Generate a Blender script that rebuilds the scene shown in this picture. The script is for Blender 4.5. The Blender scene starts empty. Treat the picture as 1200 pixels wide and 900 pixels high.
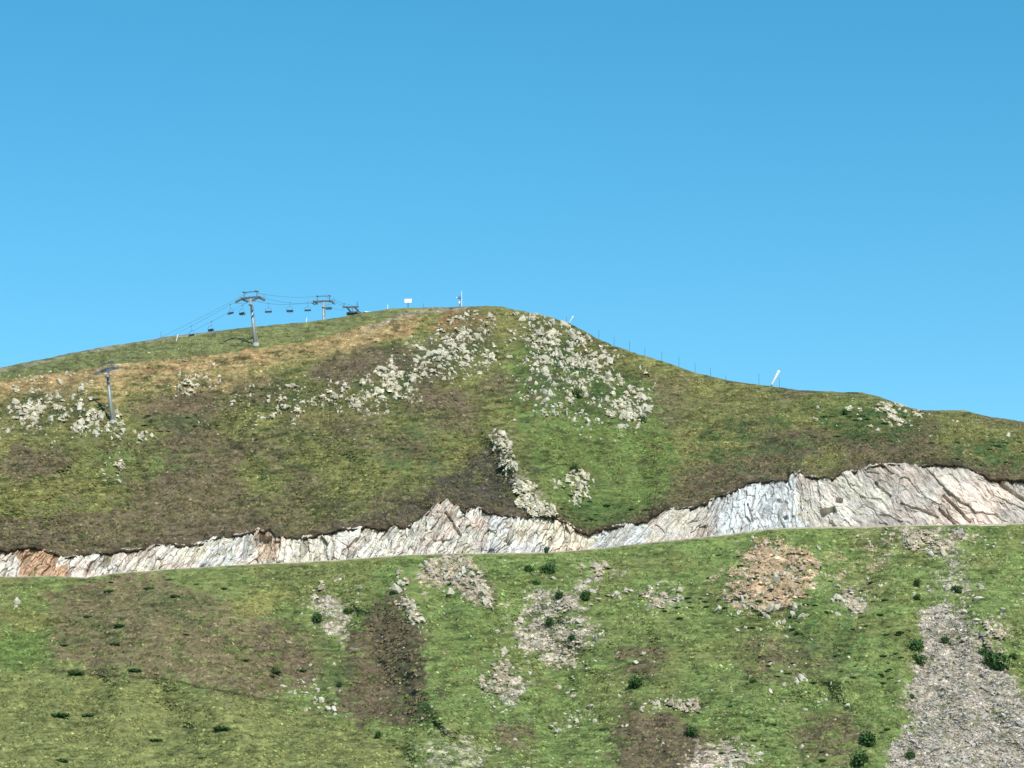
import bpy, bmesh, math, random
import numpy as np
from mathutils import Vector, Matrix

R = math.radians
random.seed(7)
rng = np.random.default_rng(11)
S = bpy.context.scene
COL = S.collection

# ---------------------------------------------------------------- camera
F = 2706.0            # focal length in photo pixels (1200 wide)
TH = R(11.5)          # pitch
cam_d = bpy.data.cameras.new('camera'); cam = bpy.data.objects.new('camera', cam_d); COL.objects.link(cam)
cam_d.sensor_width = 36.0; cam_d.lens = 36.0 * F / 1200.0
cam_d.clip_start = 0.5; cam_d.clip_end = 20000
cam.location = (0, 0, 0); cam.rotation_euler = (R(90) + TH, 0, 0)
S.camera = cam

# ---------------------------------------------------------------- light
SUN_AZ = R(26)        # to the right of straight behind the camera
SUN_EL = R(46)
sdir = Vector((math.sin(SUN_AZ) * math.cos(SUN_EL), -math.cos(SUN_AZ) * math.cos(SUN_EL), math.sin(SUN_EL)))
sl = bpy.data.lights.new('sun', 'SUN'); sl.energy = 4.6; sl.angle = R(0.53); sl.color = (1.0, 0.95, 0.87)
so = bpy.data.objects.new('sun', sl); COL.objects.link(so)
so.rotation_euler = sdir.to_track_quat('Z', 'Y').to_euler(); so.location = (200, -200, 400)

W = bpy.data.worlds.new('World'); S.world = W; W.use_nodes = True
nt = W.node_tree; bg = nt.nodes['Background']
sky = nt.nodes.new('ShaderNodeTexSky'); sky.sky_type = 'NISHITA'; sky.sun_disc = False
sky.sun_elevation = SUN_EL
sky.sun_rotation = math.atan2(sdir.x, sdir.y)
sky.altitude = 600; sky.air_density = 1.0; sky.dust_density = 0.15; sky.ozone_density = 3.0
hs = nt.nodes.new('ShaderNodeHueSaturation')
hs.inputs['Hue'].default_value = 0.478; hs.inputs['Saturation'].default_value = 1.42; hs.inputs['Value'].default_value = 1.14
gm = nt.nodes.new('ShaderNodeGamma'); gm.inputs[1].default_value = 0.87; nt.links.new(sky.outputs[0], gm.inputs[0]); nt.links.new(gm.outputs[0], hs.inputs['Color']); nt.links.new(hs.outputs[0], bg.inputs[0])
bg.inputs[1].default_value = 0.15
S.view_settings.view_transform = 'Standard'; S.view_settings.look = 'None'
S.view_settings.exposure = 0.28; S.view_settings.gamma = 1.0

# ---------------------------------------------------------------- maths helpers
CT, ST = math.cos(TH), math.sin(TH)
def P(u, v, d):
    """world points seen in direction (u,v) of the survey photograph at depth d (numpy ok)"""
    xc = (np.asarray(u, float) - 600) / F; yc = (450 - np.asarray(v, float)) / F
    s = d / (CT - yc * ST)
    return xc * s, d + 0 * s, (ST + yc * CT) * s
def proj(x, y, z):
    zc = y * CT + z * ST; yc = -y * ST + z * CT
    return 600 + F * x / zc, 450 - F * yc / zc
def hsh(i, j, seed):
    i = i.astype(np.int64); j = j.astype(np.int64)
    h = (i * 374761393 + j * 668265263 + seed * 974634777) & 0xffffffff
    h = ((h ^ (h >> 13)) * 1274126177) & 0xffffffff
    h = ((h ^ (h >> 15)) * 2246822519) & 0xffffffff
    h = h ^ (h >> 16)
    return (h & 0xffffff) / float(0x1000000)
def vn(x, y, seed=0):
    xi = np.floor(x); yi = np.floor(y); fx = x - xi; fy = y - yi
    fx = fx * fx * fx * (fx * (fx * 6 - 15) + 10); fy = fy * fy * fy * (fy * (fy * 6 - 15) + 10)
    a = hsh(xi, yi, seed); b = hsh(xi + 1, yi, seed); c = hsh(xi, yi + 1, seed); d = hsh(xi + 1, yi + 1, seed)
    return (a * (1 - fx) + b * fx) * (1 - fy) + (c * (1 - fx) + d * fx) * fy
def fbm(x, y, o=4, seed=0):
    r = 0; a = 0.5; t = 0
    for k in range(o):
        ca, sa = math.cos(0.6 * k), math.sin(0.6 * k)
        r = r + a * vn((x * ca - y * sa) * 2 ** k + 17.3 * k, (x * sa + y * ca) * 2 ** k - 9.1 * k, seed + k); t += a; a *= 0.55
    return r / t * 2 - 1                      # about -1..1 (mostly -.6...6)
def voro(x, y, seed):
    xi = np.floor(x); yi = np.floor(y)
    f1 = np.full(x.shape, 9.0); f2 = np.full(x.shape, 9.0); cid = np.zeros(x.shape); cx = np.zeros(x.shape); cy = np.zeros(x.shape)
    for a in (-1, 0, 1):
        for b in (-1, 0, 1):
            px = xi + a + .1 + .8 * hsh(xi + a, yi + b, seed); py = yi + b + .1 + .8 * hsh(xi + a, yi + b, seed + 50)
            dd = np.hypot(x - px, y - py); m = dd < f1
            f2 = np.where(m, f1, np.minimum(f2, dd)); f1 = np.where(m, dd, f1)
            cid = np.where(m, hsh(xi + a, yi + b, seed + 99), cid); cx = np.where(m, px, cx); cy = np.where(m, py, cy)
    return f1, f2, cid, cx, cy
def ss(a, b, x):
    t = np.clip((x - a) / (b - a), 0, 1); return t * t * (3 - 2 * t)
def lin(c):
    c = np.asarray(c, float) / 255; return np.where(c < .04045, c / 12.92, ((c + .055) / 1.055) ** 2.4)
def curve(pts):
    a = np.array(pts, float)
    return lambda u: np.interp(u, a[:, 0], a[:, 1])
def inpoly(u, v, poly):
    r = np.zeros(u.shape, bool); n = len(poly)
    for i in range(n):
        x1, y1 = poly[i]; x2, y2 = poly[(i + 1) % n]
        if y1 == y2: continue
        c = ((y1 > v) != (y2 > v)) & (u < (x2 - x1) * (v - y1) / (y2 - y1) + x1); r ^= c
    return r
def blob(u, v, cx, cy, rx, ry, rot=0.0):
    c, s = math.cos(rot), math.sin(rot); dx = u - cx; dy = v - cy
    q = np.hypot((dx * c + dy * s) / rx, (-dx * s + dy * c) / ry)
    return 1 - ss(.55, 1.25, q)

# ---------------------------------------------------------------- survey lines (skyline, road cut, track)
v_sky = curve([(-3000, 900), (-800, 560), (-150, 462), (0, 431), (50, 421), (100, 410), (150, 402), (200, 394), (250, 388), (300, 383), (340, 379), (378, 375), (400, 371),
               (430, 366), (460, 361.5), (500, 360.5), (540, 359.5), (570, 358.5), (590, 359.5), (620, 366), (650, 373), (680, 385), (700, 396), (720, 405.5), (740, 412),
               (780, 425), (820, 438), (860, 447), (900, 452.5), (940, 457.5), (975, 459), (1010, 460), (1030, 465), (1050, 472), (1075, 480), (1130, 481), (1160, 488), (1200, 494),
               (1350, 520), (2000, 640), (4000, 900)])
v_crest = curve([(-3000, 920), (-800, 580), (-150, 470), (0, 446), (130, 427), (300, 408), (350, 401), (440, 377), (480, 369)])
v_cut = curve([(-150, 650), (0, 643), (8, 646), (20, 641), (40, 640), (60, 646), (75, 653), (100, 651), (125, 647), (150, 644), (200, 639), (235, 637), (262, 630), (296, 624), (300, 621), (316, 621), (325, 631),
               (345, 631), (360, 628), (400, 620), (440, 618), (475, 616), (490, 611), (500, 604), (510, 592), (525, 587), (535, 592), (545, 601), (552, 595), (570, 598), (590, 604), (610, 607), (630, 606),
               (650, 606), (668, 614), (682, 624), (690, 626), (700, 619), (740, 614), (760, 611), (765, 602), (780, 598), (800, 597), (825, 590), (850, 578), (875, 567), (900, 563), (922, 562), (926, 554), (938, 554), (950, 558),
               (975, 560), (990, 553), (1010, 550), (1020, 545), (1050, 543), (1080, 545), (1110, 543), (1140, 550), (1160, 560), (1200, 562), (1350, 566)])
v_road = curve([(-150, 680), (0, 676), (60, 675), (100, 677), (133, 672), (200, 667), (250, 664), (300, 661), (350, 659), (400, 656), (450, 652), (480, 650), (550, 649), (600, 648), (650, 647), (700, 643),
                (750, 637), (800, 632), (850, 627), (900, 620), (940, 618), (1000, 617), (1060, 616), (1120, 615), (1200, 613), (1350, 611)])
d_road = curve([(-3000, 470), (0, 462), (300, 465), (600, 458), (700, 464), (900, 462), (1060, 456), (1200, 462), (4000, 470)])
d_sky = curve([(-3000, 590), (0, 578), (300, 580), (450, 592), (600, 598), (720, 582), (900, 572), (1200, 560), (4000, 550)])
d_crest = curve([(-3000, 545), (0, 540), (300, 552), (440, 574), (520, 575)])
def jag(u): return 2.6 * fbm(u / 11.0, u * 0 + 3.3, 3, 71) + 1.2 * fbm(u / 4.0, u * 0 + 8.3, 2, 72)
def rib(u, v, x1, y1, x2, y2, w):
    """soft ridge along a line, strongest mid-way"""
    dx, dy = x2 - x1, y2 - y1; L = math.hypot(dx, dy)
    t = ((u - x1) * dx + (v - y1) * dy) / L / L; q = ((u - x1) * dy - (v - y1) * dx) / L
    return np.exp(-(q / w) ** 2) * ss(-.25, .15, t) * (1 - ss(.85, 1.25, t))

# ---------------------------------------------------------------- mesh helpers
def mesh_np(name, V, Fc, mats, cols=None, smooth=False, parent=None, extra=None):
    me = bpy.data.meshes.new(name)
    V = np.ascontiguousarray(V, dtype=np.float32); Fc = np.ascontiguousarray(Fc, dtype=np.int32); k = Fc.shape[1]
    me.vertices.add(len(V)); me.vertices.foreach_set('co', V.ravel())
    me.loops.add(Fc.size); me.loops.foreach_set('vertex_index', Fc.ravel())
    me.polygons.add(len(Fc)); me.polygons.foreach_set('loop_start', np.arange(0, Fc.size, k, dtype=np.int32))
    me.polygons.foreach_set('loop_total', np.full(len(Fc), k, dtype=np.int32))
    me.polygons.foreach_set('use_smooth', np.full(len(Fc), smooth, dtype=bool))
    if cols is not None:
        a = me.color_attributes.new('tint', 'FLOAT_COLOR', 'POINT')
        c4 = np.ones((len(V), 4), np.float32); c4[:, :3] = cols; a.data.foreach_set('color', c4.ravel())
    me.update(); me.validate()
    me.materials.append(mats)
    o = bpy.data.objects.new(name, me); COL.objects.link(o)
    if parent: o.parent = parent
    return o
def grid_faces(nr, nc):
    i = np.arange(nr * nc).reshape(nr, nc)
    return np.stack([i[:-1, :-1], i[:-1, 1:], i[1:, 1:], i[1:, :-1]], -1).reshape(-1, 4)
def tag(o, label=None, cat=None, group=None, kind=None):
    if label: o['label'] = label
    if cat: o['category'] = cat
    if group: o['group'] = group
    if kind: o['kind'] = kind
    return o
class MB:
    """collects rods, boxes and discs into one mesh"""
    def __init__(s): s.bm = bmesh.new()
    def rod(s, a, b, r0, r1=None, n=8):
        a = Vector(a); b = Vector(b); r1 = r0 if r1 is None else r1; d = b - a
        M = Matrix.Translation((a + b) / 2) @ d.to_track_quat('Z', 'Y').to_matrix().to_4x4()
        bmesh.ops.create_cone(s.bm, cap_ends=True, segments=n, radius1=r0, radius2=r1, depth=d.length, matrix=M); return s
    def beam(s, a, b, w, h, up=(0, 0, 1)):
        a = Vector(a); b = Vector(b); d = b - a; x = d.normalized(); up = Vector(up)
        y = up.cross(x)
        if y.length < 1e-4: y = Vector((0, 1, 0)).cross(x)
        y.normalize(); z = x.cross(y)
        M = Matrix((x, y, z)).transposed().to_4x4(); M.translation = (a + b) / 2
        bmesh.ops.create_cube(s.bm, size=1, matrix=M @ Matrix.Diagonal((d.length, w, h, 1))); return s
    def path(s, pts, r, n=6):
        for p, q in zip(pts[:-1], pts[1:]): s.rod(p, q, r, n=n)
        return s
    def build(s, name, mat, parent=None, smooth=False):
        me = bpy.data.meshes.new(name); s.bm.to_mesh(me); s.bm.free(); me.materials.append(mat)
        if smooth:
            for p in me.polygons: p.use_smooth = True
        o = bpy.data.objects.new(name, me); COL.objects.link(o); o.parent = parent; return o
def empty(name, loc, rz=0.0):
    o = bpy.data.objects.new(name, None); COL.objects.link(o); o.location = loc; o.rotation_euler = (0, 0, rz); o.empty_display_size = .5; return o
def copy_tree(o, parent=None):
    c = o.copy(); COL.objects.link(c)
    if parent: c.parent = parent
    for ch in list(o.children): copy_tree(ch, c)
    return c

# ---------------------------------------------------------------- materials
def mat_new(name):
    m = bpy.data.materials.new(name); m.use_nodes = True; t = m.node_tree; return m, t, t.nodes['Principled BSDF']
def tint_mat(name, rough=.95, amp=.35, scales=(2.2, 9.0), stretch=(1, 1, 2.2), bump=.35, spec=.15, trans=0.0):
    m, t, b = mat_new(name); N = t.nodes; L = t.links
    at = N.new('ShaderNodeAttribute'); at.attribute_name = 'tint'
    g = N.new('ShaderNodeNewGeometry'); mp = N.new('ShaderNodeMapping'); mp.inputs['Scale'].default_value = stretch
    L.new(g.outputs['Position'], mp.inputs[0])
    val = None
    for k, sc in enumerate(scales):
        n = N.new('ShaderNodeTexNoise'); n.inputs['Scale'].default_value = sc; n.inputs['Detail'].default_value = 4; n.inputs['Roughness'].default_value = .65
        L.new(mp.outputs[0], n.inputs['Vector'])
        r = N.new('ShaderNodeMapRange'); r.inputs[1].default_value = .3; r.inputs[2].default_value = .7; r.inputs[3].default_value = 1 - amp; r.inputs[4].default_value = 1 + amp
        L.new(n.outputs[0], r.inputs[0])
        if val is None: val = r.outputs[0]; last = n
        else:
            mm = N.new('ShaderNodeMath'); mm.operation = 'MULTIPLY'; L.new(val, mm.inputs[0]); L.new(r.outputs[0], mm.inputs[1]); val = mm.outputs[0]; last = n
    vm = N.new('ShaderNodeVectorMath'); vm.operation = 'SCALE'; L.new(at.outputs['Color'], vm.inputs[0]); L.new(val, vm.inputs['Scale'])
    L.new(vm.outputs[0], b.inputs['Base Color']); b.inputs['Roughness'].default_value = rough; b.inputs['Specular IOR Level'].default_value = spec
    bp = N.new('ShaderNodeBump'); bp.inputs['Strength'].default_value = bump; bp.inputs['Distance'].default_value = .25
    L.new(last.outputs[0], bp.inputs['Height']); L.new(bp.outputs[0], b.inputs['Normal'])
    return m
M_ground = tint_mat('hill_turf', amp=.30, scales=(.9, 4.0), stretch=(1, 1, 2.6), bump=.5)
M_tuft = tint_mat('turf_tussocks', amp=.22, scales=(3.0,), bump=.2)
M_cliff = tint_mat('cut_rock', amp=.16, scales=(.8, 3.5), stretch=(1, 1, 1), bump=.45, rough=.85, spec=.3)
M_leaf = tint_mat('shrub_leaves', amp=.3, scales=(3.0,), bump=0)
def rock_mat(name, c1, c2, c3):
    m, t, b = mat_new(name); N = t.nodes; L = t.links
    g = N.new('ShaderNodeNewGeometry')
    n1 = N.new('ShaderNodeTexNoise'); n1.inputs['Scale'].default_value = .35; n1.inputs['Detail'].default_value = 3; L.new(g.outputs['Position'], n1.inputs['Vector'])
    cr = N.new('ShaderNodeValToRGB'); e = cr.color_ramp.elements; e[0].position = .35; e[0].color = (*c1, 1); e[1].position = .65; e[1].color = (*c2, 1)
    L.new(n1.outputs[0], cr.inputs[0])
    n2 = N.new('ShaderNodeTexNoise'); n2.inputs['Scale'].default_value = 2.6; n2.inputs['Detail'].default_value = 6; n2.inputs['Roughness'].default_value = .7; L.new(g.outputs['Position'], n2.inputs['Vector'])
    r2 = N.new('ShaderNodeValToRGB'); r2.color_ramp.elements[0].position = .52; r2.color_ramp.elements[1].position = .68; L.new(n2.outputs[0], r2.inputs[0])
    mx = N.new('ShaderNodeMix'); mx.data_type = 'RGBA'; L.new(r2.outputs[0], mx.inputs[0]); L.new(cr.outputs[0], mx.inputs[6]); mx.inputs[7].default_value = (*c3, 1)
    L.new(mx.outputs[2], b.inputs['Base Color']); b.inputs['Roughness'].default_value = .9; b.inputs['Specular IOR Level'].default_value = .2
    bp = N.new('ShaderNodeBump'); bp.inputs['Strength'].default_value = .5; bp.inputs['Distance'].default_value = .15
    L.new(n2.outputs[0], bp.inputs['Height']); L.new(bp.outputs[0], b.inputs['Normal']); return m
M_rock = rock_mat('weathered_rock', (.38, .345, .26), (.54, .495, .39), (.20, .18, .13))
M_scree = rock_mat('scree_rock', (.335, .30, .265), (.47, .42, .37), (.22, .195, .165))
def plain(name, c, rough=.5, metal=0.0, noise=.12):
    m, t, b = mat_new(name); N = t.nodes; L = t.links
    n = N.new('ShaderNodeTexNoise'); n.inputs['Scale'].default_value = 2.5; n.inputs['Detail'].default_value = 5
    tc = N.new('ShaderNodeTexCoord'); L.new(tc.outputs['Object'], n.inputs['Vector'])
    r = N.new('ShaderNodeMapRange'); r.inputs[3].default_value = 1 - noise * 2; r.inputs[4].default_value = 1 + noise; L.new(n.outputs[0], r.inputs[0])
    vm = N.new('ShaderNodeVectorMath'); vm.operation = 'SCALE'; vm.inputs[0].default_value = c; L.new(r.outputs[0], vm.inputs['Scale'])
    L.new(vm.outputs[0], b.inputs['Base Color']); b.inputs['Roughness'].default_value = rough; b.inputs['Metallic'].default_value = metal; return m
M_galv = plain('galvanised_steel', (.36, .37, .37), .5, .2)
M_dark = plain('dark_steel', (.11, .12, .14), .55)
M_seat = plain('black_seat', (.04, .05, .065), .6)
M_white = plain('white_paint', (.82, .82, .80), .5)
M_rope = plain('wire_rope', (.08, .09, .10), .5)
M_wood = plain('post_wood', (.07, .065, .06), .9)
M_conc = plain('concrete', (.42, .41, .38), .9)
M_gravel = plain('gravel', (.36, .33, .29), .95)

# ---------------------------------------------------------------- ground cover palette (real albedo)
K = 0.69
C = lambda r, g, b: lin((r, g, b)) * K
OLIVE = C(118, 118, 72); YEL = C(140, 134, 80); HEATH = C(112, 96, 78); DKHEATH = C(82, 76, 66); TAN = C(174, 148, 104)
SOIL = C(172, 132, 98); BRIGHT = C(104, 124, 66); BAND = C(122, 126, 80); LOWG = C(118, 136, 78); LOWO = C(132, 134, 82); LOWB = C(128, 113, 86)
ROCKC = lin((204, 194, 168)) * .74; DKG = C(66, 92, 50); PALE = C(190, 178, 150); RUB = C(182, 166, 150); ORB = C(196, 166, 138); LIP = C(92, 76, 60)
def mixc(col, c, m):
    m = m[..., None]; return col * (1 - m) + c * m
def warp(u, v, a=9):
    return (u + a * fbm(u / 22, v / 16, 3, 5) * 1.6 + 3 * fbm(u / 5, v / 3, 2, 15), v + a * .7 * fbm(u / 22 + 40, v / 16, 3, 6) * 1.6 + 2 * fbm(u / 5, v / 3 + 9, 2, 16))
_NC = {}
def PMK(u, v, poly, k=1.0):
    """patch with a ragged, broken-up edge"""
    key = (u.shape, float(v.ravel()[0]), float(v.ravel()[-1]), float(u.ravel()[len(u.ravel()) // 2]))
    if key not in _NC:
        _NC.clear(); L_ = []
        for q in range(3):
            L_.append((fbm(u / 26 + 11 * q, v / 15 + 5 * q, 4, 700 + q), fbm(u / 26 + 7 * q, v / 15 - 5 * q, 4, 740 + q)))
        _NC[key] = (L_, 3 * fbm(u / 4, v / 2, 2, 720), fbm(u / 9, v / 4, 4, 760) * .6 + .3 * fbm(u / 3.5, v / 1.6, 2, 761))
    L_, j_, nf = _NC[key]; m = 0
    pa_ = np.array(poly, float); x0, x1, y0, y1 = pa_[:, 0].min() - 70, pa_[:, 0].max() + 70, pa_[:, 1].min() - 45, pa_[:, 1].max() + 45
    out = np.zeros(u.shape); sel = (u > x0) & (u < x1) & (v > y0) & (v < y1)
    us, vs_ = u[sel], v[sel]
    for q, a in enumerate((6, 16, 32)):
        m = m + inpoly(us + a * k * 1.7 * L_[q][0][sel] + j_[sel], vs_ + a * k * L_[q][1][sel], poly) / 3.0
    out[sel] = ss(.25, .8, m + nf[sel]) * (m > 0) ; return out
UP_TAN = [(-200, 480), (0, 446), (130, 427), (300, 409), (360, 401), (440, 378), (480, 371), (500, 380), (475, 395), (400, 408), (330, 425), (270, 432), (180, 440), (110, 442), (60, 455), (0, 460), (-200, 500)]
UP_H1 = [(190, 505), (240, 498), (285, 520), (280, 560), (300, 600), (315, 625), (200, 650), (-200, 650), (-200, 612), (60, 605), (150, 590), (175, 560), (200, 530)]
UP_D = [(560, 530), (582, 515), (600, 555), (645, 600), (645, 612), (600, 612), (540, 605), (500, 612), (470, 622), (400, 624), (380, 622), (470, 592), (520, 562)]
UP_BR = [(598, 400), (640, 392), (700, 430), (765, 450), (795, 540), (765, 600), (700, 625), (660, 605), (630, 560), (606, 500)]
LO_B = [(60, 695), (150, 668), (230, 690), (290, 712), (350, 735), (385, 800), (300, 818), (220, 797), (100, 785), (50, 765)]
LO_H = [(440, 715), (462, 684), (474, 704), (492, 735), (500, 770), (495, 850), (430, 850), (385, 835), (400, 790), (405, 750)]
LO_H2 = [(730, 828), (790, 838), (830, 865), (842, 960), (745, 960), (722, 870)]
LO_OL = [(-200, 780), (60, 786), (180, 797), (300, 820), (400, 850), (480, 870), (500, 1000), (-200, 1000)]
SCREES = [  # polygon, colour, stones, stone size (px), name, label
 ([(1078, 715), (1110, 702), (1140, 725), (1160, 765), (1200, 812), (1260, 860), (1260, 960), (1015, 960), (1035, 890), (1062, 835), (1070, 790), (1082, 755)], RUB, 9500, 2.7),
 ([(612, 700), (640, 690), (682, 700), (692, 740), (680, 780), (650, 785), (620, 772), (602, 740)], RUB * 1.15, 760, 2.6),
 ([(570, 795), (598, 780), (615, 800), (602, 826), (572, 822)], RUB * 1.1, 170, 3.0),
 ([(862, 652), (900, 635), (945, 645), (965, 672), (935, 695), (905, 722), (862, 712), (842, 700)], ORB * 1.08, 480, 2.9),
 ([(1030, 618), (1130, 616), (1112, 642), (1060, 645)], RUB * 1.1, 160, 3.0),
 ([(982, 692), (1008, 690), (1016, 712), (992, 722)], RUB * 1.2, 60, 3.4),
 ([(372, 700), (392, 692), (412, 728), (400, 757), (380, 742)], RUB * 1.15, 130, 2.8),
 ([(815, 868), (868, 868), (885, 960), (805, 960)], RUB * 1.1, 240, 3.4),
 ([(500, 872), (550, 860), (566, 900), (560, 960), (480, 960)], LOWG * .5 + RUB * .6, 150, 2.8),
 ([(492, 655), (540, 652), (578, 706), (560, 710), (535, 690), (502, 692)], ORB * .45 + RUB * .6, 230, 3.6),
 ([(665, 680), (706, 660), (702, 682), (672, 700)], RUB, 90, 3.2),
 ([(756, 694), (786, 690), (796, 708), (762, 712)], RUB, 55, 3.2),
 ([(1100, 640), (1125, 640), (1140, 700), (1115, 705)], LOWG * .4 + RUB * .6, 110, 3.4),
 ([(1150, 715), (1170, 740), (1180, 765), (1160, 750)], RUB * .9, 60, 3.2)]
CRAGS_U = [(672, 398, 62, 30, .35, .5), (695, 450, 66, 46, .2, .34), (550, 400, 50, 30, -.6, .42), (475, 440, 72, 28, -.5, .26), (745, 477, 15, 28, .4, .8), (640, 430, 24, 50, 0, .45), (112, 494, 26, 15, 0, .8), (45, 475, 62, 26, 0, .30), (350, 468, 60, 18, 0, .42), (232, 446, 34, 12, 0), (679, 570, 14, 16, 0), (1050, 475, 22, 5, .2, .6), (1020, 492, 60, 14, 0, .22),
           (588, 520, 11, 20, -.4, .75), (600, 550, 10, 28, -.45, 1.0), (616, 582, 13, 30, -.5, 1.3), (638, 606, 17, 22, -.6, 1.4), (133, 552, 11, 12, 0), (548, 372, 30, 8, 0), (704, 392, 26, 10, .6)]
CRAGS_L = [(530, 672, 36, 20, .5), (560, 692, 26, 6, .95, 1.0), (480, 712, 28, 8, .95, .9), (470, 682, 9, 12, 0), (388, 718, 22, 28, .4, .36), (900, 680, 58, 42, 0, .75), (995, 704, 16, 16, 0), (1085, 632, 60, 16, 0, .5), (685, 672, 26, 12, -.5), (775, 702, 24, 11, 0), (1165, 738, 20, 26, -.6), (655, 735, 34, 40, 0, .36), (590, 800, 22, 24, 0, .4), (800, 828, 24, 9, 0)]
def outcrop(u, v, x, z, L_, seed):
    """0..1 bare bedrock standing proud of the turf, and how far (m)"""
    dens = np.zeros(u.shape)
    uw = u + 9 * fbm(u / 14, v / 10, 3, seed); vw = v + 7 * fbm(u / 14 + 30, v / 10, 3, seed)
    for a in L_: dens = np.maximum(dens, blob(uw, vw, *a[:5]) * (a[5] if len(a) > 5 else .52))
    sel = dens > .02; m = np.zeros(u.shape); r = np.zeros(u.shape); xs, zs_, ds = x[sel], z[sel], dens[sel]
    xs = xs + .9 * fbm(xs / 1.6, zs_ / 1.6, 3, seed + 1); zz = zs_ + .7 * fbm(xs / 1.6 + 8, zs_ / 1.6, 3, seed + 2)
    big = fbm(xs / 5, zz / 5, 3, seed + 3)
    f1, f2, cid, qx, qy = voro((xs + .45 * zz) / 1.15, zz / 1.75, seed + 4); g1, g2, gid, _, _ = voro((xs + .3 * zz) / .5, zz / .8, seed + 5)
    h1_, h2_, hid, hx_, hy_ = voro((xs + .5 * zz) / 2.1, zz / 3.3, seed + 6)
    slab = ((hid + .6 * big) > 1.24 - .50 * ds)
    on = (((cid + .9 * big) > 1.10 - .60 * ds) & ((gid > .2) | (ds > .9)))
    eds = ss(.02, .10, h2_ - h1_); ed = np.where(slab, eds, ss(.03, .16, f2 - f1)); on = on | slab; cid = np.where(slab, .6 + .4 * hid, cid)
    m[sel] = on * ed; r[sel] = on * ed * (.45 + .55 * cid + .30 * gid + .5 * ((xs + .45 * zz) / 1.15 - qx) * (cid - .3)); return m, r
def upper_col(u, v, rk):
    U, V = warp(u, v); n1 = fbm(u / 60, v / 35, 4, 31); n2 = fbm(u / 14, v / 6, 4, 32); n3 = fbm(u / 6, v / 2.2, 3, 33)
    col = np.zeros(u.shape + (3,)) + OLIVE
    col = mixc(col, YEL, ss(-.1, .5, n1) * .6); col = mixc(col, DKG, ss(.12, .5, n2) * .35); col = mixc(col, HEATH, ss(.0, .45, -n1 + .4 * n2) * .6)
    top = 1 - ss(0, 60, V - v_sky(u)); col = mixc(col, YEL, top * .3 * (u < 900))
    # the green belt behind the left crest
    bm_ = ((v < v_crest(u) + 1.2) & (u < 470)).astype(float)
    col = mixc(col, TAN, PMK(u, v, UP_TAN, .35) * (.72 + .3 * n2)); col = mixc(col, TAN * 1.1, blob(U, V, 60, 450, 110, 12, -.1) * .6); col = mixc(col, SOIL, PMK(u, v + 3, UP_TAN, .35) * ss(.05, .4, fbm(u / 25, v / 7, 3, 34)) * .6)
    col = mixc(col, TAN, blob(U, V, 130, 452, 200, 26, -.12) * .85 * ss(-.4, .2, n2)); col = mixc(col, YEL, blob(U, V, 90, 480, 160, 26, -.1) * .4); col = mixc(col, TAN, blob(U, V, 420, 398, 90, 12, -.3) * .5)
    col = mixc(col, BAND, bm_ * .95)
    pth = ((v < v_sky(u) + 5.5 - .012 * u) & (u < 260)).astype(float) * ss(-.45, 0, fbm(u / 20, v / 4, 2, 35)); col = mixc(col, PALE * .62, pth * .75)
    q = np.abs(v - np.interp(u, [425, 470, 500, 545], [389, 370, 364, 363])); col = mixc(col, PALE * .65, (1 - ss(1, 4.5, q)) * ((u > 425) & (u < 548)) * .75)
    col = mixc(col, SOIL * .75, blob(U, V, 548, 376, 40, 10, -.1) * ss(-.3, .2, n2) * .95)
    br = ss(-.5, .0, n2 + .25)
    for a in ((35, 545, 42, 24, 0), (215, 485, 60, 28, 0), (415, 432, 60, 22, -.2), (850, 560, 80, 26, -.25), (1045, 522, 75, 17, .05), (770, 603, 60, 12, -.2), (520, 470, 40, 18, 0), (930, 520, 50, 20, 0), (490, 430, 40, 20, .4)):
        col = mixc(col, HEATH, blob(U, V, *a) * br * .9)
    col = mixc(col, HEATH, PMK(u, v, UP_H1) * br * .8)
    col = mixc(col, DKG * 1.1, blob(U, V, 480, 540, 45, 40, -.3) * ss(-.2, .4, n2) * .6); col = mixc(col, YEL, blob(U, V, 400, 480, 70, 24, -.1) * .35); col = mixc(col, YEL * .95, blob(U, V, 60, 575, 60, 14) * .5)
    col = mixc(col, BRIGHT, np.maximum(PMK(u, v, UP_BR) * ss(-.55, .1, n2 + .1), blob(U, V, 700, 560, 90, 60) * .7) * .8)
    col = mixc(col, BRIGHT, blob(U, V, 160, 540, 70, 24, 0) * .6 * ss(-.3, .3, n2)); col = mixc(col, BRIGHT * .9, blob(U, V, 1000, 480, 60, 18, 0) * .5)
    col = mixc(col, DKG * .85, blob(U, V, 1015, 498, 75, 26, .1) * ss(-.35, .2, n2) * .85); col = mixc(col, DKG * .9, blob(U, V, 880, 520, 110, 40, 0) * ss(-.1, .3, n2) * .6); col = mixc(col, DKG, blob(U, V, 1165, 535, 60, 22, 0) * ss(-.25, .3, n2) * .8); col = mixc(col, DKG, blob(U, V, 205, 495, 50, 12) * .5)
    col = mixc(col, DKG, blob(U, V, 700, 605, 60, 18, -.1) * .55)
    col = mixc(col, DKHEATH, PMK(u, v, UP_D) * ss(-.7, -.1, n2) * .95)
    for a in ((670, 400, 60, 30, .3), (690, 450, 60, 40, .2), (548, 402, 50, 30, -.6), (475, 440, 70, 28, -.5), (745, 477, 14, 28, .4), (640, 430, 30, 44, 0), (112, 494, 30, 16, 0), (50, 475, 60, 24, 0), (350, 468, 60, 16, 0)):
        bl = blob(U, V, *a); col = mixc(col, DKG * .62, bl * ss(-.15, .3, n2 + .4 * n3) * .75); col = mixc(col, DKHEATH * .8, bl * ss(.05, .35, n3 - .3 * n2) * .5)
    dc = v_cut(u) - v + 3 * n2
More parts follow.
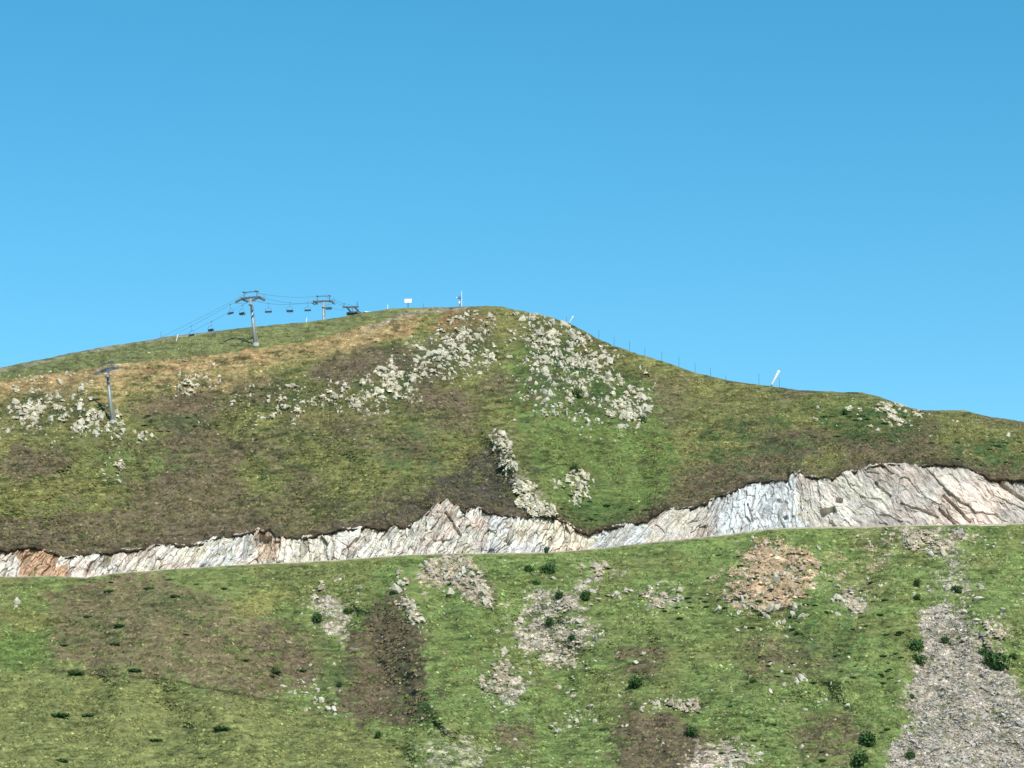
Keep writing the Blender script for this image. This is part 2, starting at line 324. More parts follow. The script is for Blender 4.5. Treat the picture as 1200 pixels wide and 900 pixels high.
    col = mixc(col, HEATH * .9, (1 - ss(4, 24, dc)) * .55 * (1 - .6 * ((u > 640) & (u < 740)))); col = mixc(col, LIP * .8, (1 - ss(1, 6, dc)) * .85 * ss(-.3, .15, fbm(u / 16, v / 30, 2, 37)))
    col = mixc(col, PALE * .6, (1 - ss(2, 14, np.abs(U - np.interp(v, [505, 560, 612], [588, 612, 655])))) * ((v > 505) & (v < 625)) * ss(-.1, .3, n3) * .7)
    dk = ss(.12, .34, fbm(u / 11 + .2 * v, v / 2.6, 3, 51)) * ss(-.35, .25, fbm(u / 50, v / 30, 2, 52)); col = mixc(col, DKG * .5, dk * .62 * (v > v_crest(u) + 6))
    f = 1 + .50 * n3 + .34 * n2 + .35 * fbm(u / 22, v / 2.0, 3, 38) + .3 * fbm(u / 2.6, v / 1.2, 2, 36)
    return mixc(col * np.clip(f, .4, 1.8)[..., None], ROCKC * (1 + .35 * n3 + .3 * n2)[..., None], rk)
def lower_col(u, v, rk):
    U, V = warp(u, v, 8); n1 = fbm(u / 60, v / 35, 4, 41); n2 = fbm(u / 14, v / 6, 4, 42); n3 = fbm(u / 6, v / 2.2, 3, 43)
    col = np.zeros(u.shape + (3,)) + LOWG
    col = mixc(col, OLIVE * 1.12, ss(-.1, .4, n1) * .6 + .3 * (1 - ss(250, 480, u))); col = mixc(col, LOWO, ss(0, .5, -n1) * .4)
    col = mixc(col, LOWO, PMK(u, v, LO_OL) * .85); col = mixc(col, LOWB, PMK(u, v, LO_B) * ss(-.6, .1, n2 + .15) * .85); col = mixc(col, HEATH * 1.05, PMK(u, v, LO_B) * ss(.1, .4, n2) * .5)
    col = mixc(col, DKG * 1.15, blob(U, V, 210, 705, 50, 22) * ss(-.1, .3, n2) * .6); col = mixc(col, YEL * 1.1, blob(U, V, 305, 705, 38, 18, -.3) * .75)
    col = mixc(col, BRIGHT * 1.0, blob(U, V, 20, 762, 42, 26, -.3) * .9); col = mixc(col, YEL, blob(U, V, 40, 725, 40, 12) * .5)
    col = mixc(col, HEATH * .92, PMK(u, v, LO_H) * ss(-.8, -.1, n2) * .95); col = mixc(col, HEATH, blob(U, V, 340, 770, 45, 40) * ss(-.4, .1, n2) * .8); col = mixc(col, DKG, blob(U, V, 400, 790, 25, 20) * .5)
    col = mixc(col, HEATH, PMK(u, v, LO_H2) * ss(-.8, -.1, n2) * .95)
    for a in ((975, 868, 50, 38, 0), (602, 862, 26, 15, 0), (748, 772, 42, 24, -.3), (920, 770, 60, 30, 0), (560, 690, 22, 12, .4)):
        col = mixc(col, HEATH, blob(U, V, *a) * ss(-.4, .1, n2) * .8)
    col = mixc(col, BRIGHT * 1.05, blob(U, V, 560, 760, 60, 70, 0) * .5 * ss(-.3, .2, n2)); col = mixc(col, DKG * 1.2, blob(U, V, 960, 735, 60, 40, .2) * ss(-.2, .3, n2) * .65)
    tr = np.abs(v - np.interp(u, [0, 60, 120, 200, 250, 300, 345], [781, 785, 790, 797, 808, 818, 824])); col = mixc(col, LIP * .75, (1 - ss(.5, 2, tr)) * (u < 345) * .8 * ss(20, 90, u))
    for poly, c, n, s in SCREES:
        big = n > 2000
        col = mixc(col, c * (1 + .35 * n3 + .3 * n2)[..., None], PMK(u, v, poly, .8 if big else 1.25) * (ss(-.8, -.2, n2 + .5 * n3) if big else ss(-.5, .2, n2 + .7 * n3)) * .9)
    q = np.abs(U - np.interp(v, [725, 800], [915, 885])); col = mixc(col, YEL * 1.2, (1 - ss(1, 3, q)) * ((v > 722) & (v < 800)) * .7)
    col = mixc(col, ORB * .8, blob(U, V, 1010, 665, 40, 45, .4) * ss(.1, .4, n3 + n2) * .6)
    e = v - v_road(u); col = mixc(col, PALE * .7, (1 - ss(.6, 1.6, e + .8 * n2)) * .8)
    dk = ss(.12, .34, fbm(u / 11 + .2 * v, v / 2.6, 3, 53)) * ss(-.35, .25, fbm(u / 50, v / 30, 2, 54)); col = mixc(col, DKG * .6, dk * .5)
    f = 1 + .42 * n3 + .28 * n2 + .42 * fbm(u / 22, v / 2.0, 3, 48) + .25 * fbm(u / 2.6, v / 1.2, 2, 46)
    return mixc(col * np.clip(f, .4, 1.8)[..., None], (ROCKC * np.array([.80, .74, .74])) * (1 + .35 * n3 + .3 * n2)[..., None] * np.where(((u > 850) & (u < 960))[..., None], np.array([1.0, .84, .72]), 1.0), rk)

# ---------------------------------------------------------------- columns of the survey grid
ucol = np.concatenate([np.linspace(-2600, -170, 26), np.arange(-150, 1350.1, 1.0), np.linspace(1375, 3800, 26)])
nc = len(ucol)
def micro(x, y, z, amp):
    """real relief: hummocks, terracettes and tussocks"""
    return amp * (.55 * fbm(x / 6.5, y / 6.5, 3, 61) + .42 * fbm(x / 3.6, (z * 1.6 + y * .5) / 1.1, 3, 62) + .16 * fbm(x / .9, (z * 1.6 + y * .4) / .5, 2, 63))

# upper hill: lip under the turf, visible face, then the plateau behind the skyline
nr = 330
t = np.linspace(0, 1, nr)[:, None]; u = np.broadcast_to(ucol, (nr, nc)); t = np.broadcast_to(t, (nr, nc))
ks = np.exp(-np.linspace(-2, 2, 41) ** 2); ks /= ks.sum(); raw = v_cut(np.arange(-400, 1601.0)); smc = np.convolve(np.pad(raw, 20, mode='edge'), ks, 'valid')
v_cs = lambda q: np.interp(q, np.arange(-400, 1601.0), smc)
vc = v_cs(u) + (v_cut(u) - v_cs(u)) * (1 - ss(0, .10, t)) + jag(u) * (1 - ss(0, .05, t)); vs = v_sky(u)
wl = 1 - ss(430, 520, u)                           # where the left crest exists
vcr = wl * v_crest(u) + (1 - wl) * (vs + .13 * (vc - vs)); dcr = wl * d_crest(u) + (1 - wl) * (d_sky(u) - 14)
H_cl = (v_road(u) - v_cs(u)) * .175
d0 = d_road(u) + 5.0 + .32 * H_cl
tt = t / .86
vlow = vc + (vcr - vc) * np.clip(tt, 0, 1); dlow = d0 + (dcr - d0) * (.78 * np.clip(tt, 0, 1) + .22 * np.clip(tt, 0, 1) ** 3)
t2 = np.clip((t - .86) / .14, 0, 1)
vv = np.where(t > .86, vcr + (vs - vcr) * t2, vlow); dd = np.where(t > .86, dcr + (d_sky(u) - dcr) * (.35 * t2 + .65 * t2 ** 2), dlow)
win = np.sin(np.pi * np.clip(tt, 0, 1)) ** .8 * (t < .86)
dd = dd + win * (14 * fbm(u / 150, vv / 260, 2, 81) + 5 * fbm(u / 55, vv / 70, 2, 82) + 1.3 * fbm(u / 18, vv / 16, 2, 86) - 9 * rib(u, vv, 580, 500, 655, 625, 20) + 5 * rib(u, vv, 640, 480, 720, 625, 35) - 5 * rib(u, vv, 690, 390, 745, 500, 40)
                 + 3 * rib(u, vv, 520, 560, 590, 610, 30) - 3 * rib(u, vv, 540, 370, 500, 460, 30) - 3.5 * rib(u, vv, 105, 470, 125, 520, 22))
x, y, z = P(u, vv, dd)
edge = ss(0, .03, t)
rkU, rs = outcrop(u, vv, x, z, CRAGS_U, 900); y = y - .75 * rs; z = z + .12 * rs
rough = 1 + .5 * blob(u, vv, 670, 430, 120, 70)
z = z + micro(x, y, z, .75) * (.25 + .75 * edge) * rough * (1 - .6 * ss(.84, .9, t))
colU = upper_col(u, vv, rkU)
rows_x, rows_y, rows_z = [x], [y], [z]
# lip going down and back under the turf
pre = []
for dy, dz in ((3.5, -1.5), (.5, -.75), (-.35, -.45), (-.45, -.15)):
    j = .25 * fbm(ucol / 3.0, ucol * 0 + dz * 7, 2, 91) + (.75 * ss(-.1, .3, fbm(ucol / 14, ucol * 0 + 2.0, 3, 93)) if dy < 1 else 0)
    pre.append((x[0], y[0] + dy + j, z[0] + dz + j * .6))
post = []
zs = z[-1]; ys = y[-1]
for k, (dy, dz) in enumerate(((6, .4), (16, .8), (35, .6), (70, 0), (140, -5), (300, -40), (700, -140))):
    s_ = (ys + dy) / ys
    post.append((x[-1] * s_, ys + dy, zs + dz * (1 - .0 * k)))
X = np.stack([p[0] for p in pre] + list(x) + [p[0] for p in post]); Y = np.stack([p[1] for p in pre] + list(y) + [p[1] for p in post]); Z = np.stack([p[2] for p in pre] + list(z) + [p[2] for p in post])
lipc = np.broadcast_to(LIP * .7, (nc, 3)) * (1 + .4 * fbm(ucol / 5, ucol * 0, 2, 92))[:, None]
CC = np.concatenate([np.stack([lipc] * 4), colU, np.stack([np.broadcast_to(BAND, (nc, 3))] * len(post))])
hill = mesh_np('hillside', np.stack([X, Y, Z], -1).reshape(-1, 3), grid_faces(*X.shape), M_ground, CC.reshape(-1, 3), smooth=True)
tag(hill, kind='structure')
UPG = dict(u=u, v=proj(x, y, z)[1], x=x, y=y, z=z, c=colU)

# lower slope
nl = 340
t = np.linspace(0, 1, nl)[:, None]; u = np.broadcast_to(ucol, (nl, nc)); t = np.broadcast_to(t, (nl, nc))
v1 = v_road(u); v2 = 940.0
vv = v1 + (v2 - v1) * t
dd = d_road(u) + (372 - d_road(u)) * (t * .9 + .1 * t ** 2)
win = np.sin(np.pi * np.clip(t * .95, 0, 1)) ** .7
dd = dd + win * (11 * fbm(u / 130, vv / 260, 2, 83) + 4.5 * fbm(u / 50, vv / 60, 2, 84) + 1.2 * fbm(u / 17, vv / 15, 2, 87) - 8 * rib(u, vv, 475, 680, 515, 850, 22) + 4 * rib(u, vv, 430, 720, 440, 840, 30)
                 - 4 * rib(u, vv, 900, 650, 890, 720, 45) + 3 * rib(u, vv, 1090, 700, 1130, 900, 50) - 3 * rib(u, vv, 530, 655, 575, 710, 14))
xl, yl, zl = P(u, vv, dd)
rkL, rs = outcrop(u, vv, xl, zl, CRAGS_L, 950); rs = rs * ss(0, .03, t); yl = yl - .6 * rs; zl = zl + .12 * rs
zl = zl + micro(xl, yl, zl, .62) * (.12 + .88 * ss(0, .03, t))
colL = lower_col(u, vv, rkL)
post = []
for dy, tz in ((340, .0), (280, .35), (200, .7), (120, .9), (60, 1.0), (20, 1.0)):
    s_ = dy / yl[-1]
    post.append((xl[-1] * s_ ** .6, np.full(nc, float(dy)), zl[-1] * (1 - tz) + (-2.6) * tz - (.3 if dy == 20 else 0)))
X = np.stack(list(xl) + [p[0] for p in post]); Y = np.stack(list(yl) + [p[1] for p in post]); Z = np.stack(list(zl) + [p[2] for p in post])
CC = np.concatenate([colL, np.stack([np.broadcast_to(LOWG, (nc, 3))] * len(post))])
slope = mesh_np('lower_slope', np.stack([X, Y, Z], -1).reshape(-1, 3)[:, :], grid_faces(*X.shape)[:, ::-1], M_ground, CC.reshape(-1, 3), smooth=True)
tag(slope, kind='structure')
LOG = dict(u=u, v=proj(xl, yl, zl)[1], x=xl, y=yl, z=zl, c=colL)

# valley floor sheet out to the horizon
gv = np.array([(-9000, -9000, -3.2), (9000, -9000, -3.2), (9000, 9000, -3.2), (-9000, 9000, -3.2)], float)
g = mesh_np('valley_ground', gv, np.array([[0, 1, 2, 3]]), M_ground, np.broadcast_to(LOWG, (4, 3))); tag(g, kind='structure')

# gravel track between the slope and the cut
uu = ucol; rx, ry, rz = P(uu, v_road(uu), d_road(uu))
rowsR = []
for k, (dy, dz) in enumerate(((-.25, -.5), (-.05, .03), (.5, .10), (2.5, .06), (4.8, .05), (9.0, .05))):
    s_ = 1
    rowsR.append(np.stack([rx, ry + dy, rz + dz + .05 * fbm(uu / 6, uu * 0 + k * 5, 2, 95)], -1))
RR = np.stack(rowsR); rc = np.broadcast_to(PALE * .95, RR.shape) * (1 + .2 * fbm(np.broadcast_to(uu, RR.shape[:2]) / 5, np.arange(6)[:, None] * 3.0 + 0 * uu, 2, 96))[..., None]
road = mesh_np('road', RR.reshape(-1, 3), grid_faces(*RR.shape[:2]), M_cliff, rc.reshape(-1, 3), smooth=True); tag(road, kind='structure')

# ---------------------------------------------------------------- the blasted road cut
uc = np.concatenate([np.linspace(-2600, -170, 20), np.arange(-150, 1350, .55), np.linspace(1375, 3800, 20)]); ncc = len(uc); nh = 110
h = np.broadcast_to(np.linspace(0, 1, nh)[:, None], (nh, ncc)); U = np.broadcast_to(uc, (nh, ncc))
bx, by, bz = P(uc, v_road(uc), d_road(uc)); by = by + 4.6; bz = bz - .6
tv = v_cut(uc) + jag(uc) - 1.6 * ss(.05, .35, fbm(uc / 9, uc * 0 + 4.0, 3, 94)); Hc = (v_road(uc) - tv) * .175
tx, ty, tz = P(uc, tv, d_road(uc) + 5.0 + .32 * (v_road(uc) - v_cs(uc)) * .175 + .25)
cx = bx + (tx - bx) * h; cy = by + (ty - by) * h; cz = bz + (tz - bz) * h
# bedding direction and block shape vary along the cut
shear = np.interp(U, [0, 250, 310, 330, 395, 420, 640, 690, 700, 820, 860, 940, 960, 1200], [.5, .6, .5, .05, .05, .55, .6, .3, 1.0, 1.0, .15, .1, -.6, -.8])
wid = np.interp(U, [0, 310, 330, 400, 650, 700, 820, 930, 960, 1200], [.8, .8, .7, 1.0, 1.1, 1.6, 1.5, 1.5, 2.6, 3.4])
wbin = np.interp(U, [0, 300, 700, 820, 930, 960, 1200], [2.8, 2.8, 3.0, 1.9, 3.2, 1.2, 1.0])
wx = .7 * fbm(cx / 3.5, cz / 3.0, 4, 101); wz = 1.0 * fbm(cx / 3.5 + 9, cz / 3.0, 3, 102)
rz_ = cz - (bz + .6); a = (cx + wx - shear * (rz_ + wz)); b = (rz_ + wz) + .25 * a
def facets(a, b, seed):
    f1, f2, cid, qx, qy = voro(a, b, seed)
    ta = hsh(np.floor(cid * 9999), cid * 0, seed + 3) - .5; tb = hsh(np.floor(cid * 9999), cid * 0 + 1, seed + 4) - .5
    return (cid - .5) * 1.0 + (a - qx) * ta * 2.2 + (b - qy) * tb * 1.8, f2 - f1, cid
# scale classes: constant lattice per class, blended, so cells stay whole
def layer(w, asp, seed):
    return facets(a / w, b / (w * asp), seed)
fa1, ed1, id1 = layer(1.5, 2.6, 201); fb1, edb, idb = layer(4.2, 1.3, 202); fa2, ed2, id2 = layer(.6, 2.4, 203); fb2, edb2, idb2 = layer(1.5, 1.1, 204)
wb = ss(925, 965, U) + .55 * ss(690, 720, U) * (1 - ss(800, 840, U)) + .35 * ss(825, 845, U) * (1 - ss(925, 965, U))
wb = np.clip(wb, 0, 1)
disp = (1 - wb) * (.85 * fa1 + .42 * fa2) + wb * (.50 * fb1 + .26 * fb2 + .14 * fa2 + .35 * fbm(a / 2.2, b / 2.2, 4, 112))
crack = (1 - wb) * (.30 * (1 - ss(0, .12, ed1)) * ss(-.25, .15, fbm(cx / 3, cz / 2, 2, 111)) + .12 * (1 - ss(0, .16, ed2))) + wb * (.14 * (1 - ss(0, .05, edb)) + .06 * (1 - ss(0, .08, edb2)))
disp = disp - crack + .9 * fbm(cx / 9, cz / 6, 2, 103) + .12 * fbm(cx / .5, cz / .5, 2, 104)
hs_ = np.clip(Hc, 1.5, 8) / 8
disp = .74 * disp * (.45 + .55 * hs_) * (.35 + .65 * ss(0, .12, h)) 
# a few named joints: long diagonal cracks at the right end, dark holes
def crackline(x1, y1, x2, y2, w, dep):
    uu_, v_ = proj(cx, cy, cz); dx, dy = x2 - x1, y2 - y1; L_ = math.hypot(dx, dy)
    tq = ((uu_ - x1) * dx + (v_ - y1) * dy) / L_ / L_; q = ((uu_ - x1) * dy - (v_ - y1) * dx) / L_ + 1.2 * fbm(uu_ / 6, v_ / 6, 2, 105)
    return dep * (1 - ss(w * .5, w, np.abs(q))) * (tq > 0) * (tq < 1)
for cl in ((1143, 545, 1205, 588, 2.6, 1.6), (1105, 580, 1138, 612, 2.0, 1.2), (1100, 595, 1125, 618, 1.8, 1.0), (1025, 565, 1045, 582, 1.8, .8), (1055, 590, 1100, 606, 1.4, .8), (962, 602, 980, 597, 5, 1.5), (980, 585, 988, 586, 3.5, 1.2), (303, 632, 318, 634, 6, 1.3),
           (522, 600, 540, 628, 2.0, 1.0), (592, 632, 598, 638, 3.5, 1.0), (912, 585, 914, 590, 3, .9), (876, 590, 882, 612, 1.6, .7), (920, 605, 922, 609, 3, .9)):
    disp = disp - crackline(*cl)
cy = cy - disp; cz = cz + .25 * disp * (h > .1)
Uw = U + 22 * fbm(cx / 3, cz / 4, 4, 106); vpx = v_road(U) + (tv - v_road(uc)) * h
WH = lin((230, 223, 212)) * .74; PK = lin((226, 206, 192)) * .72; BL = lin((216, 219, 220)) * .78; GR = lin((190, 179, 170)) * .70; OR = lin((218, 178, 146)) * .66; CR = lin((230, 219, 194)) * .78; BR = lin((165, 140, 112)) * .6
cc = np.zeros(U.shape + (3,)) + WH
tn = fbm(cx / 5, cz / 3, 3, 107); cell = np.where(wb > .5, idb, id1)
cc = mixc(cc, PK, ss(-.1, .35, tn) * .8); cc = mixc(cc, CR, ss(0, .4, -tn) * .6)
cc = mixc(cc, BL, ((Uw > 835) & (Uw < 935)) * .85); cc = mixc(cc, BL * .95, ((Uw > 690) & (Uw < 760)) * .7 + 0.); cc = mixc(cc, BL, (((Uw > 570) & (Uw < 640)) | ((Uw > 235) & (Uw < 290))) * .6 * ss(-.3, .2, tn + .3 * (cell - .5)))
cc = mixc(cc, OR, ((Uw > 22) & (Uw < 72)) * 1.0); cc = mixc(cc, OR, ((Uw > 296) & (Uw < 326) & (vpx < 650)) * .6); cc = mixc(cc, OR, blob(Uw, vpx, 1055, 556, 42, 12, .1) * .7); cc = mixc(cc, OR * .9 + PK * .1, blob(Uw, vpx, 120, 652, 14, 7) * .7)
g2 = ((Uw > 1000) & (Uw < 1250)).astype(float); cc = mixc(cc, GR, g2 * .75 * ss(-.45, .1, tn + .5 * (cell - .5) + .25)); cc = mixc(cc, PK * 1.08, blob(Uw, vpx, 1140, 588, 48, 28, -.2) * .95); cc = mixc(cc, GR * .9, ((Uw > 935) & (Uw < 1000)) * .4); cc = mixc(cc, GR, ((Uw > 700) & (Uw < 850)) * .4 * (cell > .4))
cc = mixc(cc, OR * .8 + CR * .3, ((Uw > 640) & (Uw < 690)) * .45 * (cell > .4)); cc = mixc(cc, CR, ((Uw > 640) & (Uw < 690)) * .4)
cc = mixc(cc, BR, (1 - ss(0, .12, ed1)) * .45 * (1 - wb) + (1 - ss(0, .03, edb)) * .3 * wb)               # soil and moss lodged in the joints
cc = mixc(cc, BR, ss(.25, .5, fbm(a / .8, b / 4, 3, 108)) * .55 * (1 - .5 * wb)); cc = mixc(cc, C(130, 130, 80) * 1.1, ss(.3, .5, fbm(a / 1.5, b / 3, 3, 109)) * .5 * ((U < 320) | ((U > 630) & (U < 700))))
cc = cc * (1 + .26 * (cell - .5) + .16 * (id2 - .5) + .5 * fbm(a / .45, b / 2.2, 3, 113) + .25 * fbm(cx / .7, cz / .7, 3, 114))[..., None]
topb = 1 - ss(0, .10, (1 - h) * np.clip(Hc, 1, 9) / 5); cc = mixc(cc, BR * .9, topb * .45 * ss(-.2, .3, tn + .3 * (id2 - .5)))
bk = []
for dy, dz in ((1.2, .15), (5, -.4)): bk.append((cx[-1], ty + dy, tz + dz - .3))
X = np.vstack([cx] + [p[0][None] for p in bk]); Y = np.vstack([cy] + [p[1][None] for p in bk]); Z = np.vstack([cz] + [p[2][None] for p in bk])
CC = np.concatenate([cc, np.stack([np.broadcast_to(BR * .6, (ncc, 3))] * 2)])
cliff = mesh_np('rock_cliff', np.stack([X, Y, Z], -1).reshape(-1, 3), grid_faces(*X.shape), M_cliff, CC.reshape(-1, 3)); tag(cliff, kind='structure')

# ---------------------------------------------------------------- looking a place on the ground up
C0 = 26
def spot(G, uq, vq):
    """index of the ground vertex seen at (u,v)"""
    j = int(np.clip(round(uq + 150) + C0, 0, nc - 1)); col = G['v'][:, j]; i = int(np.argmin(np.abs(col - vq))); return i, j
def ground(uq, vq):
    G = UPG if vq < float(v_cut(uq)) else LOG
    i, j = spot(G, uq, vq); return Vector((G['x'][i, j], G['y'][i, j], G['z'][i, j])), G, i, j
def spots(G, uq, vq):
    j = np.clip(np.round(uq + 150).astype(int) + C0, 0, nc - 1)
    n = G['v'].shape[0]; va = G['v'][0, j]; vb = G['v'][-1, j]
    i = np.empty(len(uq), int)
    for s in range(0, len(uq), 4000):
        cols = G['v'][:, j[s:s + 4000]]; i[s:s + 4000] = np.argmin(np.abs(cols - vq[None, s:s + 4000]), 0)
    return i, j

# ---------------------------------------------------------------- turf tussocks and heather (uncountable cover)
def tussocks(name, G, n, upper, heather):
    uq = rng.uniform(-60, 1260, n)
    if upper: lo = v_sky(uq) + 3; hi = v_cut(uq) - 3
    else: lo = v_road(uq) + 4; hi = np.full(n, 925.0)
    vq = lo + (hi - lo) * rng.uniform(0, 1, n)
    i, j = spots(G, uq, vq); c = G['c'][i, j]; hm = (c[:, 0] > c[:, 1] * .98) & (c[:, 0] < .14)
    keep = hm if heather else ~hm
    den = fbm(uq / 18, vq / 8, 3, 301 + heather)
    keep &= rng.uniform(-.5, .4, n) < den
    i, j, c = i[keep], j[keep], c[keep]; n = len(i)
    jx = rng.uniform(-.1, .1, n); ox = G['x'][i, j] + jx; oy = G['y'][i, j]; oz = G['z'][i, j] - .05
    w = rng.uniform(.16, .5, n) * (1.15 if heather else 1); hh = rng.uniform(.10, .30, n) * (1.3 if heather else 1); k = 6
    V = np.zeros((n, k + 2, 3)); V[:, 0] = np.stack([ox + rng.uniform(-.1, .1, n), oy + rng.uniform(-.1, .1, n), oz + hh], -1)
    V[:, 1] = np.stack([ox - w * .35, oy + .05, oz + hh * .85], -1)
    for q in range(k):
        an = 2 * math.pi * q / k + rng.uniform(-.3, .3, n); rr = w * rng.uniform(.7, 1.25, n)
        # the skirt follows the fall of the slope
        V[:, 2 + q] = np.stack([ox + rr * np.cos(an), oy + rr * .6 * np.sin(an), oz + rr * .6 * np.sin(an) * .55 - .06], -1)
    base = (np.arange(n) * (k + 2))[:, None, None]
    tri = np.array([(0, 2, 3), (0, 3, 4), (0, 4, 1), (1, 4, 5), (1, 5, 6), (1, 6, 0), (0, 6, 7), (0, 7, 2)])
    Fc = (tri[None] + base).reshape(-1, 3)
    vary = np.exp(rng.normal(-.08, .34, n))[:, None]; cj = c * vary
    warm = rng.uniform(0, 1, n)[:, None]; cj = np.where(warm > .85, cj * .5 + YEL * .5, cj); cj = np.where(warm < .16, cj * .5 + DKG * .38, cj)
    Cv = np.repeat(cj[:, None], k + 2, 1)
    o = mesh_np(name, V.reshape(-1, 3), Fc, M_tuft, Cv.reshape(-1, 3)); return o
tag(tussocks('grass', UPG, 170000, True, False), 'tussocky olive and green grass covering the hill above the road cut', 'grass', kind='stuff')
tag(tussocks('heather', UPG, 170000, True, True), 'low brown heather in patches on the hill above the road cut', 'heather', kind='stuff')
tag(tussocks('grass', LOG, 170000, False, False), 'green and yellowish grass on the slope below the road', 'grass', kind='stuff')
tag(tussocks('heather', LOG, 110000, False, True), 'brown heather patches on the slope below the road', 'heather', kind='stuff')

# ---------------------------------------------------------------- rocks
def rock_variant(seed, flat=1.0):
    r = random.Random(seed); bm = bmesh.new()
    for k in range(18):
        v = Vector((r.gauss(0, 1), r.gauss(0, 1), r.gauss(0, 1))).normalized()
        v = Vector((math.copysign(abs(v.x) ** .85, v.x), math.copysign(abs(v.y) ** .8, v.y), math.copysign(abs(v.z) ** .85, v.z)))
        q = 1.0 - .35 * max(0, v.z) * r.random()
        bm.verts.new((v.x * r.uniform(.7, 1.15) * .55 * q + .12 * v.z, v.y * .40 * r.uniform(.8, 1.1) * q, v.z * .52 * r.uniform(.6, 1.15) * flat))
    res = bmesh.ops.convex_hull(bm, input=bm.verts)
    bmesh.ops.delete(bm, geom=[e for e in res['geom_interior'] if isinstance(e, bmesh.types.BMVert)], context='VERTS')
    bmesh.ops.triangulate(bm, faces=bm.faces)
    me = bpy.data.meshes.new('rock'); bm.to_mesh(me); bm.free(); return me
VAR = [rock_variant(100 + k, 1.0 if k < 7 else .55) for k in range(11)]
for me in VAR: me.materials.append(M_rock)
VV = []
for me in VAR:
    vv_ = np.zeros(len(me.vertices) * 3); me.vertices.foreach_get('co', vv_); ff = np.zeros(len(me.polygons) * 3, np.int32); me.polygons.foreach_get('vertices', ff)
    VV.append((vv_.reshape(-1, 3), ff.reshape(-1, 3)))
def rotm(n, lean):
    a = rng.uniform(0, 2 * np.pi, n); bx_ = rng.normal(0, lean, n); by_ = rng.normal(0, lean, n)
    ca, sa = np.cos(a), np.sin(a); cb, sb = np.cos(bx_), np.sin(bx_); cg, sg = np.cos(by_), np.sin(by_)
    Z0 = np.zeros(n); O = np.ones(n)
    Rz = np.stack([ca, -sa, Z0, sa, ca, Z0, Z0, Z0, O], -1).reshape(n, 3, 3); Rx = np.stack([O, Z0, Z0, Z0, cb, -sb, Z0, sb, cb], -1).reshape(n, 3, 3); Ry = np.stack([cg, Z0, sg, Z0, O, Z0, -sg, Z0, cg], -1).reshape(n, 3, 3)
    return Rx @ Ry @ Rz
def bake_rocks(name, px, py, pz, size, asp, mat, lean=.35, flat=False):
    n = len(px); Rm = rotm(n, lean); Vs, Fs = [], []; off = 0; kinds = rng.integers(7, 11, n) if flat else rng.integers(0, 11, n)
    for k in range(11):
        ix = np.where(kinds == k)[0]
        if len(ix) == 0: continue
        bv, bf = VV[k]; sc = size[ix][:, None, None] * np.stack([np.ones(len(ix)), np.full(len(ix), .9), asp[ix]], -1)[:, None, :]
        v_ = np.einsum('nij,nvj->nvi', Rm[ix], bv[None] * sc) + np.stack([px[ix], py[ix], pz[ix]], -1)[:, None]
        Vs.append(v_.reshape(-1, 3)); Fs.append((bf[None] + (np.arange(len(ix)) * len(bv))[:, None, None] + off).reshape(-1, 3)); off += v_.shape[0] * v_.shape[1]
    return mesh_np(name, np.concatenate(Vs), np.concatenate(Fs), mat)
